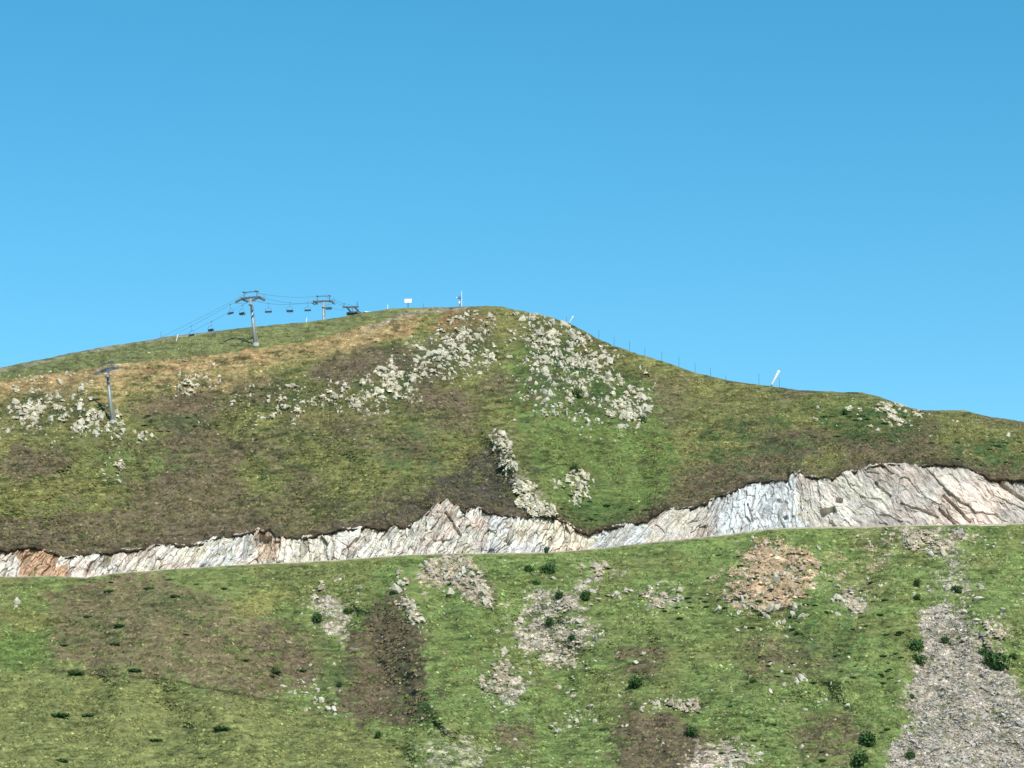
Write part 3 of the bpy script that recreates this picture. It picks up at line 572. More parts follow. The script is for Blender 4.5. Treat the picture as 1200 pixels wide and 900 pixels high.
# clusters: centre, half axes, tilt, count, mean size px, tall?, label, group
CL = [
 (45, 472, 62, 26, -.1, 130, 5.5, .9, 'pale boulder among the loose blocks on the tan slope at the left edge'),
 (45, 505, 60, 14, -.05, 40, 4.5, .8, 'pale block in the sparse row below the boulders at the left edge'),
 (232, 446, 34, 13, -.1, 44, 6, 1.0, 'cream boulder in the compact group right of the lower lift pylon'),
 (112, 494, 24, 15, .2, 50, 7.5, 1.2, 'large pale block of the outcrop at the foot of the lower lift pylon'),
 (128, 515, 30, 10, .2, 22, 4.5, 1.1, 'small pale block below the outcrop at the lower pylon foot'),
 (165, 513, 14, 8, .0, 9, 7, 1.2, 'pale stone of the trio right below the lower pylon'),
 (133, 552, 11, 12, .2, 18, 5.5, .8, 'pinkish pale stone of the lone pile below the lower pylon'),
 (350, 468, 58, 18, -.1, 95, 5.2, 1.0, 'pale block in the scattered band left of the summit face'),
 (330, 492, 70, 14, 0, 26, 4, .9, 'small pale stone in the thin scatter over the dark heather'),
 (548, 402, 44, 28, -.6, 120, 6.2, 1.1, 'angular pale rock high on the left half of the summit face'),
 (475, 440, 62, 26, -.5, 150, 5.2, 1.0, 'pale rock on the long diagonal boulder field left of the summit'),
 (520, 415, 34, 14, .2, 50, 8, .8, 'broad pale slab in the middle of the summit boulder field'),
 (430, 482, 16, 26, .3, 26, 4.5, 1.0, 'pale rock trailing below the diagonal boulder field'),
 (668, 398, 50, 26, .3, 170, 7, 1.2, 'upright pale rock in the dense crag just under the summit shoulder'),
 (640, 430, 26, 40, .1, 110, 6.5, 1.3, 'pale upright rock along the left side of the summit crag'),
 (690, 448, 50, 34, .2, 150, 6.5, 1.2, 'pale rock among green grass in the middle of the crag'),
 (745, 477, 13, 26, .4, 60, 8, 1.3, 'pale block of the steep knot at the right end of the crag'),
 (690, 490, 40, 18, .2, 50, 5, 1.2, 'pale rock at the lower edge of the summit crag'),
 (606, 440, 26, 40, 0, 46, 5, 1.0, 'pale rock on the grassy strip between the two summit boulder fields'),
 (592, 530, 9, 32, -.35, 26, 6.5, 1.2, 'pale block on the narrow rib descending to the road cut'),
 (614, 572, 7, 34, -.45, 22, 6, 1.4, 'slab on the lower part of the narrow rib above the road cut'),
 (637, 607, 12, 20, -.5, 22, 6, 1.5, 'upright slab where the narrow rib meets the road cut'),
 (679, 572, 13, 15, 0, 30, 6.5, 1.3, 'pale rock of the small outcrop in the bright green hollow'),
 (655, 567, 10, 10, 0, 10, 5, 1.3, 'pale rock beside the small outcrop in the green hollow'),
 (1050, 476, 26, 6, .25, 16, 6, .9, 'pale rock on the small knob of the right skyline'),
 (1030, 490, 60, 16, .1, 26, 4.5, 1.0, 'pale rock in the scatter under the right skyline knob'),
 (1150, 505, 50, 22, .3, 22, 4, 1.0, 'small pale rock on the dark slope at the far right'),
 (700, 385, 24, 10, .6, 40, 5.5, 1.2, 'pale rock on the skyline edge right of the summit'),
 # below the road
 (535, 672, 34, 18, .5, 60, 5.0, 1.0, 'pale block in the rubble of the diagonal rib below the road'),
 (560, 688, 26, 5, .95, 26, 6.5, .8, 'pale slab on the tail of the diagonal rib below the road'),
 (478, 712, 26, 7, .95, 30, 7, 1.0, 'white slab of the short outcrop capping the dark heather triangle'),
 (470, 685, 8, 10, 0, 12, 5, 1.2, 'small pale rock at the tip of the dark heather triangle'),
 (385, 715, 28, 22, .4, 60, 4.5, .8, 'pinkish rock left of the dark heather triangle'),
 (645, 740, 46, 46, .2, 90, 5, .8, 'pinkish grey rock on the rubble patch below the middle of the road'),
 (720, 697, 22, 7, -.2, 12, 7.5, .6, 'flat pale boulder in the short row beside the dark bush'),
 (669, 812, 4, 13, 0, 5, 7, .6, 'flat pale stone of the short vertical row on the lower slope'),
 (668, 845, 24, 12, -.2, 30, 5, .8, 'pale stone low on the slope below the vertical row'),
 (590, 802, 24, 26, 0, 40, 5, .8, 'pinkish block on the small rubble patch left of the vertical row'),
 (775, 703, 26, 12, .1, 40, 4.8, .8, 'pale rock in the oval rubble patch under the road bend'),
 (790, 828, 30, 9, -.05, 34, 5.2, .8, 'pale block in the row above the heather at the bottom'),
 (905, 685, 55, 42, 0, 90, 5.5, 1.1, 'orange to pale block on the eroded bank below the road'),
 (900, 715, 30, 14, 0, 30, 7, 1.2, 'large pale block at the foot of the eroded bank'),
 (997, 705, 16, 14, 0, 26, 6, 1.0, 'whitish block of the small outcrop right of the eroded bank'),
 (1020, 670, 30, 50, .4, 60, 4.2, .8, 'small pale stone on the strip between the bank and the scree'),
 (1085, 640, 60, 18, 0, 80, 4.8, .8, 'pale stone in the rubble just under the right end of the road'),
 (1110, 690, 30, 34, .2, 60, 5.2, .8, 'pale slab in the neck above the big scree'),
 (1170, 660, 40, 40, .3, 50, 5, .7, 'pale flat stone on the green slope at the right edge'),
 (1165, 735, 26, 16, .7, 36, 5.5, .8, 'pale rock at the right shoulder of the big scree'),
 (940, 796, 10, 6, 0, 9, 6.5, .8, 'white stone of the small group on the open green slope'),
 (370, 815, 34, 22, .6, 56, 4.6, .8, 'pale stone on the line left below the heather triangle'),
 (20, 706, 6, 6, 0, 3, 7, .9, 'lone whitish stone on the grass near the left edge below the road'),
 (600, 780, 110, 100, 0, 160, 3.8, .8, 'small pale stone scattered over the lower middle slope'),
 (880, 790, 120, 90, 0, 180, 3.8, .7, 'small pale stone scattered over the open slope right of centre'),
 (200, 760, 220, 120, 0, 24, 2.6, .7, 'tiny pale stone scattered over the lower left slope'),
 (620, 880, 60, 20, 0, 40, 4, .8, 'pale stone near the bottom edge left of the heather'),
]
allr = []
for ci, (cx_, cy_, ra, rb_, rot, n, sz, tall, lab) in enumerate(CL):
    n = int(n * 2.3) if n > 12 else n
    for k in range(n):
        q = math.sqrt(random.random()) if n > 20 else random.random(); an = random.uniform(0, 2 * math.pi)
        sp_ = 1.45 if n > 20 else 1.0; q = q ** 1.25; ex, ey = ra * q * math.cos(an) * sp_, rb_ * q * math.sin(an) * sp_
        uq = cx_ + ex * math.cos(rot) - ey * math.sin(rot); vq = cy_ + ex * math.sin(rot) + ey * math.cos(rot)
        if not (-40 < uq < 1240): continue
        if n > 20 and float(fbm(np.array([uq / 13.0]), np.array([vq / 9.0]), 2, 800)[0]) < random.uniform(-.45, .35): continue
        if cy_ < 640 and uq < 1245:
            if vq < v_sky(uq) + 2 or vq > v_cut(uq) - 2: 
                if ci != 21: continue
                if vq > v_cut(uq) + 2: continue
        elif vq < v_road(uq) + 2.5 or vq > 935: continue
        s_ = sz * .185 * (min(2.0, max(.30, random.lognormvariate(-.55, .55))) if n > 12 else random.uniform(.8, 1.25))
        allr.append((s_, ci, uq, vq, tall * random.uniform(.75, 1.5)))
vis = [r for r in allr if 0 < r[2] < 1200 and r[3] < 898]
vis.sort(key=lambda r: -r[0])
# one from every cluster, then the largest
chosen = []; seen = {}
for r in vis:
    if seen.get(r[1], 0) < 2: chosen.append(r); seen[r[1]] = seen.get(r[1], 0) + 1
cs = set(id(r) for r in chosen)
for r in vis:
    if len(chosen) >= 296: break
    if id(r) not in cs: chosen.append(r); cs.add(id(r))
rest = [r for r in allr if id(r) not in cs]
M_rk2 = {}
for r in chosen:
    s_, ci, uq, vq, asp = r; p, G, i, j = ground(uq, vq)
    o = bpy.data.objects.new('boulder', random.choice(VAR)); COL.objects.link(o)
    o.location = p + Vector((0, 0, (-.02 if ci < 28 else .14) * s_ * asp)); o.scale = (s_, s_ * .9, s_ * asp)
    o.rotation_euler = (random.gauss(0, .35), random.gauss(0, .3), random.uniform(0, 6.28))
    lab = CL[ci][8]; tag(o, lab, 'rock', 'rocks: ' + lab.split(' ', 1)[0] + ' ' + ' '.join(lab.split(' ')[1:]))
rv = np.array([(r[0], r[2], r[3], r[4]) for r in rest])
for nm, G, msk, lb in (('loose_rocks', UPG, rv[:, 2] < v_cut(rv[:, 1]) + 3, 'small pale rocks strewn over the hill above the road cut'), ('loose_rocks', LOG, rv[:, 2] >= v_cut(rv[:, 1]) + 3, 'small pale stones strewn over the slope below the road')):
    q = rv[msk]; i, j = spots(G, q[:, 1], q[:, 2])
    o = bake_rocks(nm, G['x'][i, j], G['y'][i, j], G['z'][i, j] - .02 * q[:, 0], q[:, 0], q[:, 3], M_rock); tag(o, lb, 'rocks', kind='stuff')
# scree: angular rubble, uncountable
SX = []
for poly, c, n, s_ in SCREES:
    pa = np.array(poly); uq = rng.uniform(pa[:, 0].min() - 12, pa[:, 0].max() + 12, n * 3); vq = rng.uniform(pa[:, 1].min() - 8, min(pa[:, 1].max() + 8, 935), n * 3); ok_ = vq > v_road(uq) + 3; uq, vq = uq[ok_], vq[ok_]
    m = PMK(uq, vq, poly, .9 if n > 2000 else 1.3) > rng.uniform(.1, .9, len(uq)); uq, vq = uq[m][:n], vq[m][:n]
    SX.append(np.stack([uq, vq, s_ * .185 * np.exp(rng.normal(-.35, .55, len(uq)))], -1))
SX = np.concatenate(SX); i, j = spots(LOG, SX[:, 0], SX[:, 1])
o = bake_rocks('scree', LOG['x'][i, j] + rng.uniform(-.1, .1, len(i)), LOG['y'][i, j], LOG['z'][i, j] + .04, np.clip(SX[:, 2], .12, 1.9), rng.uniform(.5, .9, len(i)), M_scree, lean=.5, flat=True)
tag(o, 'greyish pink scree and rubble on the slope below the road', 'scree', kind='stuff')
# debris at the cliff foot
n = 900; uq = rng.uniform(-40, 1240, n); px, py, pz = P(uq, v_road(uq), d_road(uq)); sz = np.exp(rng.normal(-1.3, .5, n))
o = bake_rocks('rubble', px, py + rng.uniform(3.4, 4.8, n), pz + .1, sz, np.full(n, .8), M_rock); tag(o, 'broken stones lying along the foot of the road cut', 'rubble', kind='stuff')

# ---------------------------------------------------------------- shrubs
def shrub_mesh(seed, flat):
    r = np.random.default_rng(seed); n = 640
    lobes = [(r.uniform(-.26, .26), r.uniform(-.2, .2), r.uniform(.18, .42) * flat, r.uniform(.22, .36)) for _ in range(9)] + [(-.15, 0, .2 * flat, .3), (.15, 0, .2 * flat, .3), (0, 0, .2 * flat, .3)]
    V, Fc, Cc = [], [], []
    for k in range(n):
        lx, ly, lz, lr = lobes[r.integers(0, 12)]
        d = r.normal(0, 1, 3); d /= np.linalg.norm(d); q = lr * r.uniform(.65, 1.05)
        p = np.array([lx + d[0] * q, ly + d[1] * q, max(.0, lz + d[2] * q * (.8 * flat + .15))])
        a_ = r.normal(0, 1, 3); a_ /= np.linalg.norm(a_); b_ = np.cross(a_, d + r.normal(0, .4, 3)); b_ /= np.linalg.norm(b_) + 1e-6; s = r.uniform(.04, .085)
        i0 = len(V); V += [p - a_ * s, p + b_ * s * .6, p + a_ * s, p - b_ * s * .6]; Fc.append((i0, i0 + 1, i0 + 2, i0 + 3)); c = C(74, 104, 58) * r.uniform(.6, 1.5); Cc += [c] * 4
    # woody core so it is not see-through at the middle
    me_o = mesh_np('foliage', np.array(V), np.array(Fc), M_leaf, np.array(Cc)); return me_o.data, me_o
SH = []
for k in range(4):
    me, o = shrub_mesh(500 + k, 1.0 if k < 2 else .5); bpy.data.objects.remove(o); SH.append(me)
stem = None
def shrub(uq, vq, wpx, flat, label, group=None):
    p, G, i, j = ground(uq, vq)
    o = bpy.data.objects.new('juniper_mat' if flat else 'bush', SH[(2 if flat else 0) + random.randint(0, 1)]); COL.objects.link(o); s_ = wpx * .17
    o.location = p - Vector((0, 0, .05)); o.scale = (s_, s_ * .8, s_ * (.6 if flat else 1.0) * random.uniform(.85, 1.1)); o.rotation_euler = (R(-4), 0, random.uniform(0, 6.28) if not flat else random.uniform(-.4, .4))
    tag(o, label, 'shrub' if flat else 'bush', group)
B = [(620, 669, 12, 'dark round bush just under the road, left one of the tight pair'), (642, 671, 17, 'wide dark bush just under the road, right one of the tight pair'), (629, 685, 8, 'small dark bush below the tight pair under the road'),
     (656, 701, 13, 'dark round bush at the upper edge of the middle rubble patch'), (687, 703, 15, 'dark bush left of the row of flat pale boulders'), (645, 733, 14, 'round dark bush in the middle of the rubble patch'), (670, 751, 11, 'dark bush on the right edge of the middle rubble patch'),
     (745, 806, 20, 'lone very dark round bush above the bottom heather patch'), (811, 862, 15, 'dark bush among pale stones right of the bottom heather patch'), (1074, 686, 12, 'dark bush left of the scree neck, upper one'), (1074, 703, 11, 'small dark bush left of the scree neck, below another'),
     (1074, 762, 18, 'bushy dark shrub on the left edge of the big scree, upper of two touching'), (1076, 778, 16, 'dark shrub on the left edge of the big scree, lower of two touching'), (1107, 754, 11, 'small bush standing alone within the upper scree'), (1168, 784, 27, 'large dark bush on the right edge of the big scree'),
     (1155, 770, 13, 'small bush touching the upper left of the large bush at the scree edge'), (1018, 874, 21, 'dark round bush near the bottom, left of the big scree'), (1008, 897, 20, 'dark bush cut by the bottom edge of the view'), (1067, 890, 11, 'small dark bush on the lower left part of the big scree'),
     (1068, 818, 8, 'tiny dark bush at the left rim of the big scree'), (1122, 694, 12, 'dark bush on the right side of the scree neck'), (371, 730, 15, 'greyish green bush left of the pinkish rocks'), (408, 720, 11, 'dark bush right of the pinkish rocks'), (398, 804, 8, 'tiny dark bush left of the heather triangle'),
     (443, 864, 10, 'small black green bush under the heather triangle'), (676, 466, 18, 'dark bush in the middle of the summit crag'), (673, 553, 14, 'dark bush above the small outcrop in the green hollow'), (752, 495, 12, 'dark bush behind the steep knot of the crag'),
     (640, 607, 9, 'small bush where the rib meets the road cut'), (1188, 772, 10, 'small bush on the right frame side of the large bush'), (990, 486, 13, 'dark bush under the grassy knob of the right skyline')]
for b_ in B: shrub(b_[0], b_[1], b_[2] * 1.15, False, b_[3], 'dark bushes on the slopes')
MATS = [(90, 790, 26), (70, 840, 28), (103, 840, 20), (260, 855, 24), (182, 868, 18), (237, 889, 11), (73, 893, 17), (158, 787, 20), (288, 775, 17), (322, 788, 20), (318, 793, 14), (175, 691, 18), (127, 694, 18), (198, 680, 12), (230, 685, 9), (130, 683, 9), (218, 744, 10),
        (140, 735, 18), (103, 723, 14), (135, 756, 16), (353, 787, 16), (75, 757, 14), (205, 700, 16), (262, 690, 12)]
for uq, vq, w in MATS: shrub(uq, vq, w * .8, True, 'flat dark juniper mat on the grass of the lower left slope', 'flat juniper mats, lower left slope')
rr = random.Random(5)
for a_, lab, n in (((960, 740, 85, 60), 'dark juniper mat on green slope left of the scree', 46), ((830, 690, 80, 40), 'dark juniper mat on slope below the road bend', 22), ((900, 860, 70, 34), 'dark juniper mat right of the bottom heather', 14), ((1050, 780, 24, 80), 'dark juniper mat along the scree left rim', 14)):
    for k in range(n):
        uq = a_[0] + rr.uniform(-1, 1) * a_[2]; vq = a_[1] + rr.uniform(-1, 1) * a_[3]
        if vq > v_road(uq) + 5 and uq < 1070: shrub(uq, vq, rr.uniform(5, 10), True, lab, 'mats: ' + lab)
for a_, lab, n in (((1020, 498, 75, 22), 'low dark shrub on the slope under the right skyline knob', 26), ((1160, 535, 45, 22), 'low dark shrub on the slope above the right end of the cut', 18), ((700, 590, 60, 26), 'low dark shrub at the bottom of the bright green hollow', 14), ((200, 495, 60, 12), 'low dark shrub right of the lower pylon foot', 12)):
    for k in range(n):
        uq = a_[0] + rr.uniform(-1, 1) * a_[2]; vq = a_[1] + rr.uniform(-1, 1) * a_[3]
        if v_sky(uq) + 6 < vq < v_cut(uq) - 5 and uq < 1210: shrub(uq, vq, rr.uniform(6, 12), True, lab, 'shrubs: ' + lab)

# ---------------------------------------------------------------- chairlift
def Pv(u_, v_, d_): a_ = P(u_, v_, d_); return Vector((float(a_[0]), float(a_[1]), float(a_[2])))
b1 = ground(133, 494)[0]; b2 = ground(300, 404)[0]
h1 = Pv(125.5, 434, b1.y - .3); h2 = Pv(293.5, 350, b2.y - .3)
h3 = Pv(379, 354, 628); b3 = Vector((h3.x + .4, 628, h3.z - 11.5))
h4 = Pv(413, 365, 668); h0 = Pv(-190, 585, 478); b0 = ground(-150, 640)[0]; b0 = Vector((h0.x + 1.2, h0.y, h0.z - 11.5))
GA = 2.3
line = [h0, h1, h2, h3, h4]
def hd(a_, b_): d = b_ - a_; return Vector((d.x, d.y, 0)).normalized()
dirs = [hd(line[0], line[1]), hd(line[0], line[2]), hd(line[1], line[3]), hd(line[2], line[4]), hd(line[3], line[4])]
def slope_of(a_, b_): d = b_ - a_; return d.z / math.hypot(d.x, d.y)
def pylon(base, head, dirn, s_in, s_out, label, Lh=3.1):
    rz = math.atan2(dirn.y, dirn.x); root = empty('chairlift_pylon', base, rz); Hh = head.z - base.z
    loc = Matrix.Rotation(-rz, 3, 'Z') @ (head - base); hx, hy = loc.x, loc.y
    top = Vector((hx, hy, Hh)); 
    MB().rod((0, 0, -1.5), top, .46, .27, 16).build('mast', M_galv, root, True)
    f = MB(); f.rod((0, 0, -1.0), (0, 0, .35), .95, .85, 12); f.build('footing', M_conc, root)
    ft = MB().beam(top + Vector((0, -GA - .3, .25)), top + Vector((0, GA + .3, .25)), .34, .42); ft.rod(top, top + Vector((0, 0, .5)), .3); ft.build('crossarm', M_dark, root)
    for s in (-1, 1):
        tr = MB(); y0 = s * GA; GW = min(1.9, Lh * .6)
        pts = [top + Vector((-Lh, y0, -.1 - s_in * Lh * .75)), top + Vector((-Lh * .45, y0, -.1 - s_in * Lh * .28)), top + Vector((0, y0, .02)), top + Vector((Lh * .45, y0, -.05 + s_out * Lh * .3)), top + Vector((Lh, y0, -.25 + s_out * Lh * .8))]
        for p_, q_ in zip(pts[:-1], pts[1:]): tr.beam(p_, q_, .2, .42)
        tr.beam(top + Vector((0, y0, .3)), top + Vector((0, y0, -.1)), .2, .2)
        T = tr.build('sheave_train', M_dark, root)
        for k in range(8):
            q = k / 7 * 4; i_ = min(3, int(q)); c_ = pts[i_].lerp(pts[i_ + 1], q - i_) + Vector((0, .0, .16))
            MB().rod(c_ - Vector((0, .13, 0)), c_ + Vector((0, .13, 0)), .26, n=14).build('sheave', M_dark, T)
        cw = MB(); cw.beam(top + Vector((-Lh, y0 + s * .55, -.35 - s_in * Lh * .75)), top + Vector((Lh, y0 + s * .55, -.5 + s_out * Lh * .8)), .5, .06)
        for xx in (-GW * .85, GW * .85): cw.rod(top + Vector((xx, y0 + s * .3, -.1)), top + Vector((xx, y0 + s * .8, .9)), .04)
        cw.beam(top + Vector((-GW, y0 + s * .8, .85)), top + Vector((GW, y0 + s * .8, .85)), .05, .05)
        cw.build('catwalk', M_galv, root)
        lf = MB(); lf.rod(top + Vector((0, y0 * .75, .2)), top + Vector((0, y0 * .75, 1.75)), .10); lf.beam(top + Vector((-.9, y0 * .75, 1.7)), top + Vector((.9, y0 * .75, 1.8)), .16, .2); lf.build('lifting_frame', M_dark, root)
    MB().beam(top + Vector((0, -GA * .95, 1.72)), top + Vector((0, GA * .95, 1.72)), .14, .18).build('top_bar', M_dark, root)
    ld = MB(); off = Vector((.0, -.45, 0))
    for e in (-.2, .2): ld.rod(Vector((e, 0, .8)) + off, top + Vector((e, 0, -.2)) + off, .03)
    n = int(Hh / .5)
    for k in range(2, n):
        c_ = Vector((0, 0, 0)).lerp(top, k / n) + off; ld.rod(c_ - Vector((.2, 0, 0)), c_ + Vector((.2, 0, 0)), .02, n=5)
    ld.build('ladder', M_galv, root)
    pf = MB(); pf.beam(top + Vector((-.5, 0, -1.6)), top + Vector((.5, 0, -1.6)), .8, .06)
    pf.beam(top + Vector((0, -.35, -3.2)), top + Vector((0, -.35, -1.6)), .34, .34); pf.build('service_box', M_dark, root)
    tag(root, label, 'lift pylon', 'pylons of the chairlift'); return root
SLP = [slope_of(line[i], line[i + 1]) for i in range(4)]
pylon(b1, h1, dirs[1], SLP[0], SLP[1] * .9, 'grey chairlift pylon standing by pale rocks low on the left slope', 1.5)
pylon(b2, h2, dirs[2], SLP[1] * 1.0, SLP[2] * .6, 'tall grey chairlift pylon on the left crest against the sky')
pylon(b3, h3, dirs[3], SLP[2] * .8, SLP[3], 'distant chairlift pylon half hidden behind the skyline', 2.3)
p0_ = pylon(b0, h0, dirs[0], SLP[0], SLP[0], 'chairlift pylon further down the line beyond the left edge')
# ropes
def perp(d): return Vector((-d.y, d.x, 0))
def rope_pts(side, zoff=.42, sag=.012, n=16):
    out = []
    for k in range(4):
        a_ = line[k] + perp(dirs[k]) * GA * side + Vector((0, 0, zoff)); b_ = line[k + 1] + perp(dirs[k + 1]) * GA * side + Vector((0, 0, zoff)); L_ = (b_ - a_).length
        for i_ in range(n): q = i_ / n; out.append(a_.lerp(b_, q) - Vector((0, 0, 4 * sag * (1.5 if k == 2 else 1) * L_ * q * (1 - q))))
    out.append(line[4] + perp(dirs[4]) * GA * side + Vector((0, 0, zoff))); return out
def rope_curve(name, pts, r, label, parent=None):
    cu = bpy.data.curves.new(name, 'CURVE'); cu.dimensions = '3D'; cu.bevel_depth = r; cu.bevel_resolution = 1; sp = cu.splines.new('POLY'); sp.points.add(len(pts) - 1)
    for q, p_ in zip(sp.points, pts): q.co = (*p_, 1)
    cu.materials.append(M_rope); o = bpy.data.objects.new(name, cu); COL.objects.link(o)
    dg = bpy.context.evaluated_depsgraph_get(); me = bpy.data.meshes.new_from_object(o.evaluated_get(dg)); bpy.data.objects.remove(o)
    o = bpy.data.objects.new(name, me); COL.objects.link(o); tag(o, label, 'cable', 'cables of the chairlift'); return o
ropes = {s: rope_pts(s) for s in (-1, 1)}
rope_curve('haul_rope', ropes[1], .03, 'thin steel haul rope on the far side of the lift pylons')
rope_curve('haul_rope', ropes[-1], .03, 'thin steel haul rope on the near side of the lift pylons')
rope_curve('signal_cable', rope_pts(0, 1.85, .008), .03, 'thin uppermost cable strung over the lift pylon tops')
# chairs
def make_chair():
    root = empty('lift_chair', (0, 0, 0)); Wd = .95
    hg = MB(); hg.path([(0, 0, .05), (0, 0, -.9), (-.25, 0, -1.15)], .035); hg.beam((-.2, 0, .05), (.2, 0, .05), .14, .16); hg.build('hanger', M_dark, root)
    fr = MB(); z0 = -1.15
    arch = [(-.35, Wd * math.cos(a_), z0 - .75 + .75 * math.sin(a_)) for a_ in np.linspace(0, math.pi, 9)]
    fr.path([(-.35, Wd, -2.6)] + arch + [(-.35, -Wd, -2.6)], .035)
    for s in (-1, 1): fr.path([(-.35, s * Wd, -2.55), (.25, s * Wd, -2.6)], .04)
    fr.build('frame', M_dark, root)
    MB().beam((-.35, 0, -2.55), (.22, 0, -2.6), Wd * 2, .14).build('seat', M_seat, root)
    MB().beam((-.38, -Wd, -2.28), (-.38, Wd, -2.28), .08, .34).build('backrest', M_seat, root)
    sb = MB(); sb.path([(-.3, Wd, -2.2), (.3, Wd, -2.25), (.3, -Wd, -2.25), (-.3, -Wd, -2.2)], .03); sb.path([(.3, .4, -2.25), (.35, .4, -3.0), (.35, .1, -3.0)], .025); sb.path([(.3, -.4, -2.25), (.35, -.4, -3.0), (.35, -.1, -3.0)], .025); sb.build('safety_bar', M_dark, root)
    return root
ch0 = make_chair(); first = True
for (uq, side, lab) in ((270, 1, 'empty black chair on the cable, first left of the crest pylon'), (248, -1, 'empty black chair hanging second left of the crest pylon, low over the grass'), (224, 1, 'empty chair half sunk behind the skyline, farthest down the cable'),
                        (284.5, -1, 'empty chair hanging just under the head of the crest pylon'), (314.5, 1, 'empty black chair hanging first right of the crest pylon'), (340, -1, 'empty black chair midway between the two upper pylons'),
                        (360.5, 1, 'empty black chair just left of the distant pylon'), (385.5, -1, 'empty chair right beside the distant pylon mast')):
    pts = ropes[side]; best = None
    for p_, q_ in zip(pts[:-1], pts[1:]):
        u1, _ = proj(*p_); u2, _ = proj(*q_)
        if u1 <= uq < u2: best = p_.lerp(q_, (uq - u1) / (u2 - u1)); dr = q_ - p_
    o = ch0 if first else copy_tree(ch0); first = False
    o.scale = (.9, .9, .9); o.location = best; o.rotation_euler = (0, 0, math.atan2(dr.y, dr.x) + (0 if side < 0 else math.pi)); tag(o, lab, 'lift chair', 'empty chairs on the chairlift')
    print('chair', uq, [round(float(k), 1) for k in proj(*(best - Vector((0, 0, 2.5))))])
# top station
d4 = dirs[4]; rz = math.atan2(d4.y, d4.x); root = empty('lift_station', h4 - Vector((0, 0, 7.0)), rz)
MB().rod((3.5, 0, -3), (3.5, 0, 6.6), .8, .6, 14).build('column', M_dark, root)
MB().rod((3.5, 0, 6.9), (3.5, 0, 7.3), 2.5, n=26).build('bullwheel', M_dark, root)
s_ = MB(); s_.beam((-3, -1.2, 7.75), (5.5, -1.2, 7.75), .3, .4); s_.beam((-3, 1.2, 7.75), (5.5, 1.2, 7.75), .3, .4); s_.beam((-2.8, -2.4, 7.7), (-2.8, 2.4, 7.7), .4, .4); s_.beam((3.5, -1.4, 7.4), (3.5, 1.4, 7.4), 1.6, .3); s_.build('frame', M_dark, root)
s_ = MB(); s_.rod((-2.8, -2, 7.8), (-2.8, -2, 9.2), .12); s_.rod((4.8, 1.0, 7.8), (5.2, 1.0, 9.9), .14); s_.rod((-2.8, 2, 7.8), (-2.8, 2, 9.0), .12); s_.build('uprights', M_dark, root)
s_ = MB(); s_.beam((3.0, 0, 5.2), (5.6, 0, 5.2), 2.2, 2.2); s_.build('drive_housing', M_dark, root)
tag(root, 'dark chairlift top station with beam and wheel peeping over the skyline', 'lift station')
# small hut roof beside the station
p = Pv(434, 366, 640); root = empty('hut', p - Vector((0, 0, 2.6)), .3)
MB().beam((-1.6, 0, .9), (1.6, 0, .9), 2.2, 2.6).build('wall', M_conc, root)
rb = MB(); rb.beam((-1.9, -.72, 2.5), (1.9, -.72, 2.5), 1.6, .1, up=(0, -.35, 1)); rb.beam((-1.9, .72, 2.5), (1.9, .72, 2.5), 1.6, .1, up=(0, .35, 1)); rb.build('roof', M_white, root)
tag(root, 'small low hut with a pale roof just right of the lift station', 'hut')

# ---------------------------------------------------------------- skyline furniture
def on_ridge(uq, back=1.0):
    j = int(round(uq + 150)) + C0; return Vector((UPG['x'][-1, j], UPG['y'][-1, j] + back, UPG['z'][-1, j] + .02))
def post(uq, hpx, r, mat, label, group, name='marker_post', lean=0.0, on=None, cap=True):
    b = on or on_ridge(uq); hm = hpx * b.y / F
    root = empty(name, b); m = MB(); m.rod((0, 0, -.6), (lean * hm, 0, hm), r, r * .8, 8); m.build('pole', mat, root)
    if cap: MB().rod((lean * hm, 0, hm + .002), (lean * hm, 0, hm + .05), r * 1.3, r * 1.1, 8).build('cap', mat, root)
    tag(root, label, 'post', group); return root
FP = [(663.5, 9, 'dark thin post beside the small white tube on the summit shoulder'), (702.5, 12, 'uppermost thin fence post on the slope down from the summit'), (720, 12, 'second thin fence post from the top of the row along the right skyline'), (737.5, 13, 'third thin fence post from the top of the row along the right skyline'), (755.5, 11, 'fourth thin fence post from the top of the row along the right skyline'), (776.5, 12, 'fifth thin fence post from the top of the row along the right skyline'), (795.5, 13, 'sixth thin fence post from the top of the row along the right skyline'), (815, 12, 'seventh thin fence post from the top of the row along the right skyline'), (833, 11, 'eighth thin fence post from the top of the row along the right skyline'), (851, 6, 'short fence post lowest in the line before the saddle'),
      (890.5, 14, 'thin dark post just left of the large slanting white tube'), (914, 13, 'thin dark post just right of the large slanting white tube'), (495.5, 6, 'short dark post right of the white sign on the summit ridge'), (188, 8, 'thin dark post alone on the left skyline')]
for uq, hp, lb in FP:
    post(uq, hp, .045, M_wood, lb or 'thin dark fence post in the even row along the right skyline', 'posts along the skyline', name='fence_post')
post(454, 6.5, .11, M_white, 'short white post on the ridge left of the white sign', 'white marker posts')
post(357.5, 6.5, .12, M_white, 'short white leaning post behind the ridge left of the distant pylon', 'white marker posts', lean=.15)
p, G, i, j = ground(205.5, 399); post(205.5, 8, .12, M_white, 'white leaning post on the grass below the chairlift', 'white marker posts', lean=.3, on=p)
# white sign
b = on_ridge(478); root = empty('sign', b, .0); hm = 12.5 * b.y / F
s_ = MB(); s_.rod((0, .1, -.5), (0, .1, hm * .9), .12); s_.build('post', M_dark, root)
MB().beam((-.95, 0, hm * .78), (.95, 0, hm * .80), .08, 1.05).build('panel', M_white, root); s_ = MB(); s_.beam((-.9, .08, hm * .9), (.9, .08, hm * .9), .06, .08); s_.beam((-.9, .08, hm * .68), (.9, .08, hm * .68), .06, .08); s_.build('bracket', M_galv, root)
tag(root, 'white rectangular sign panel on a dark post on the summit ridge', 'sign')
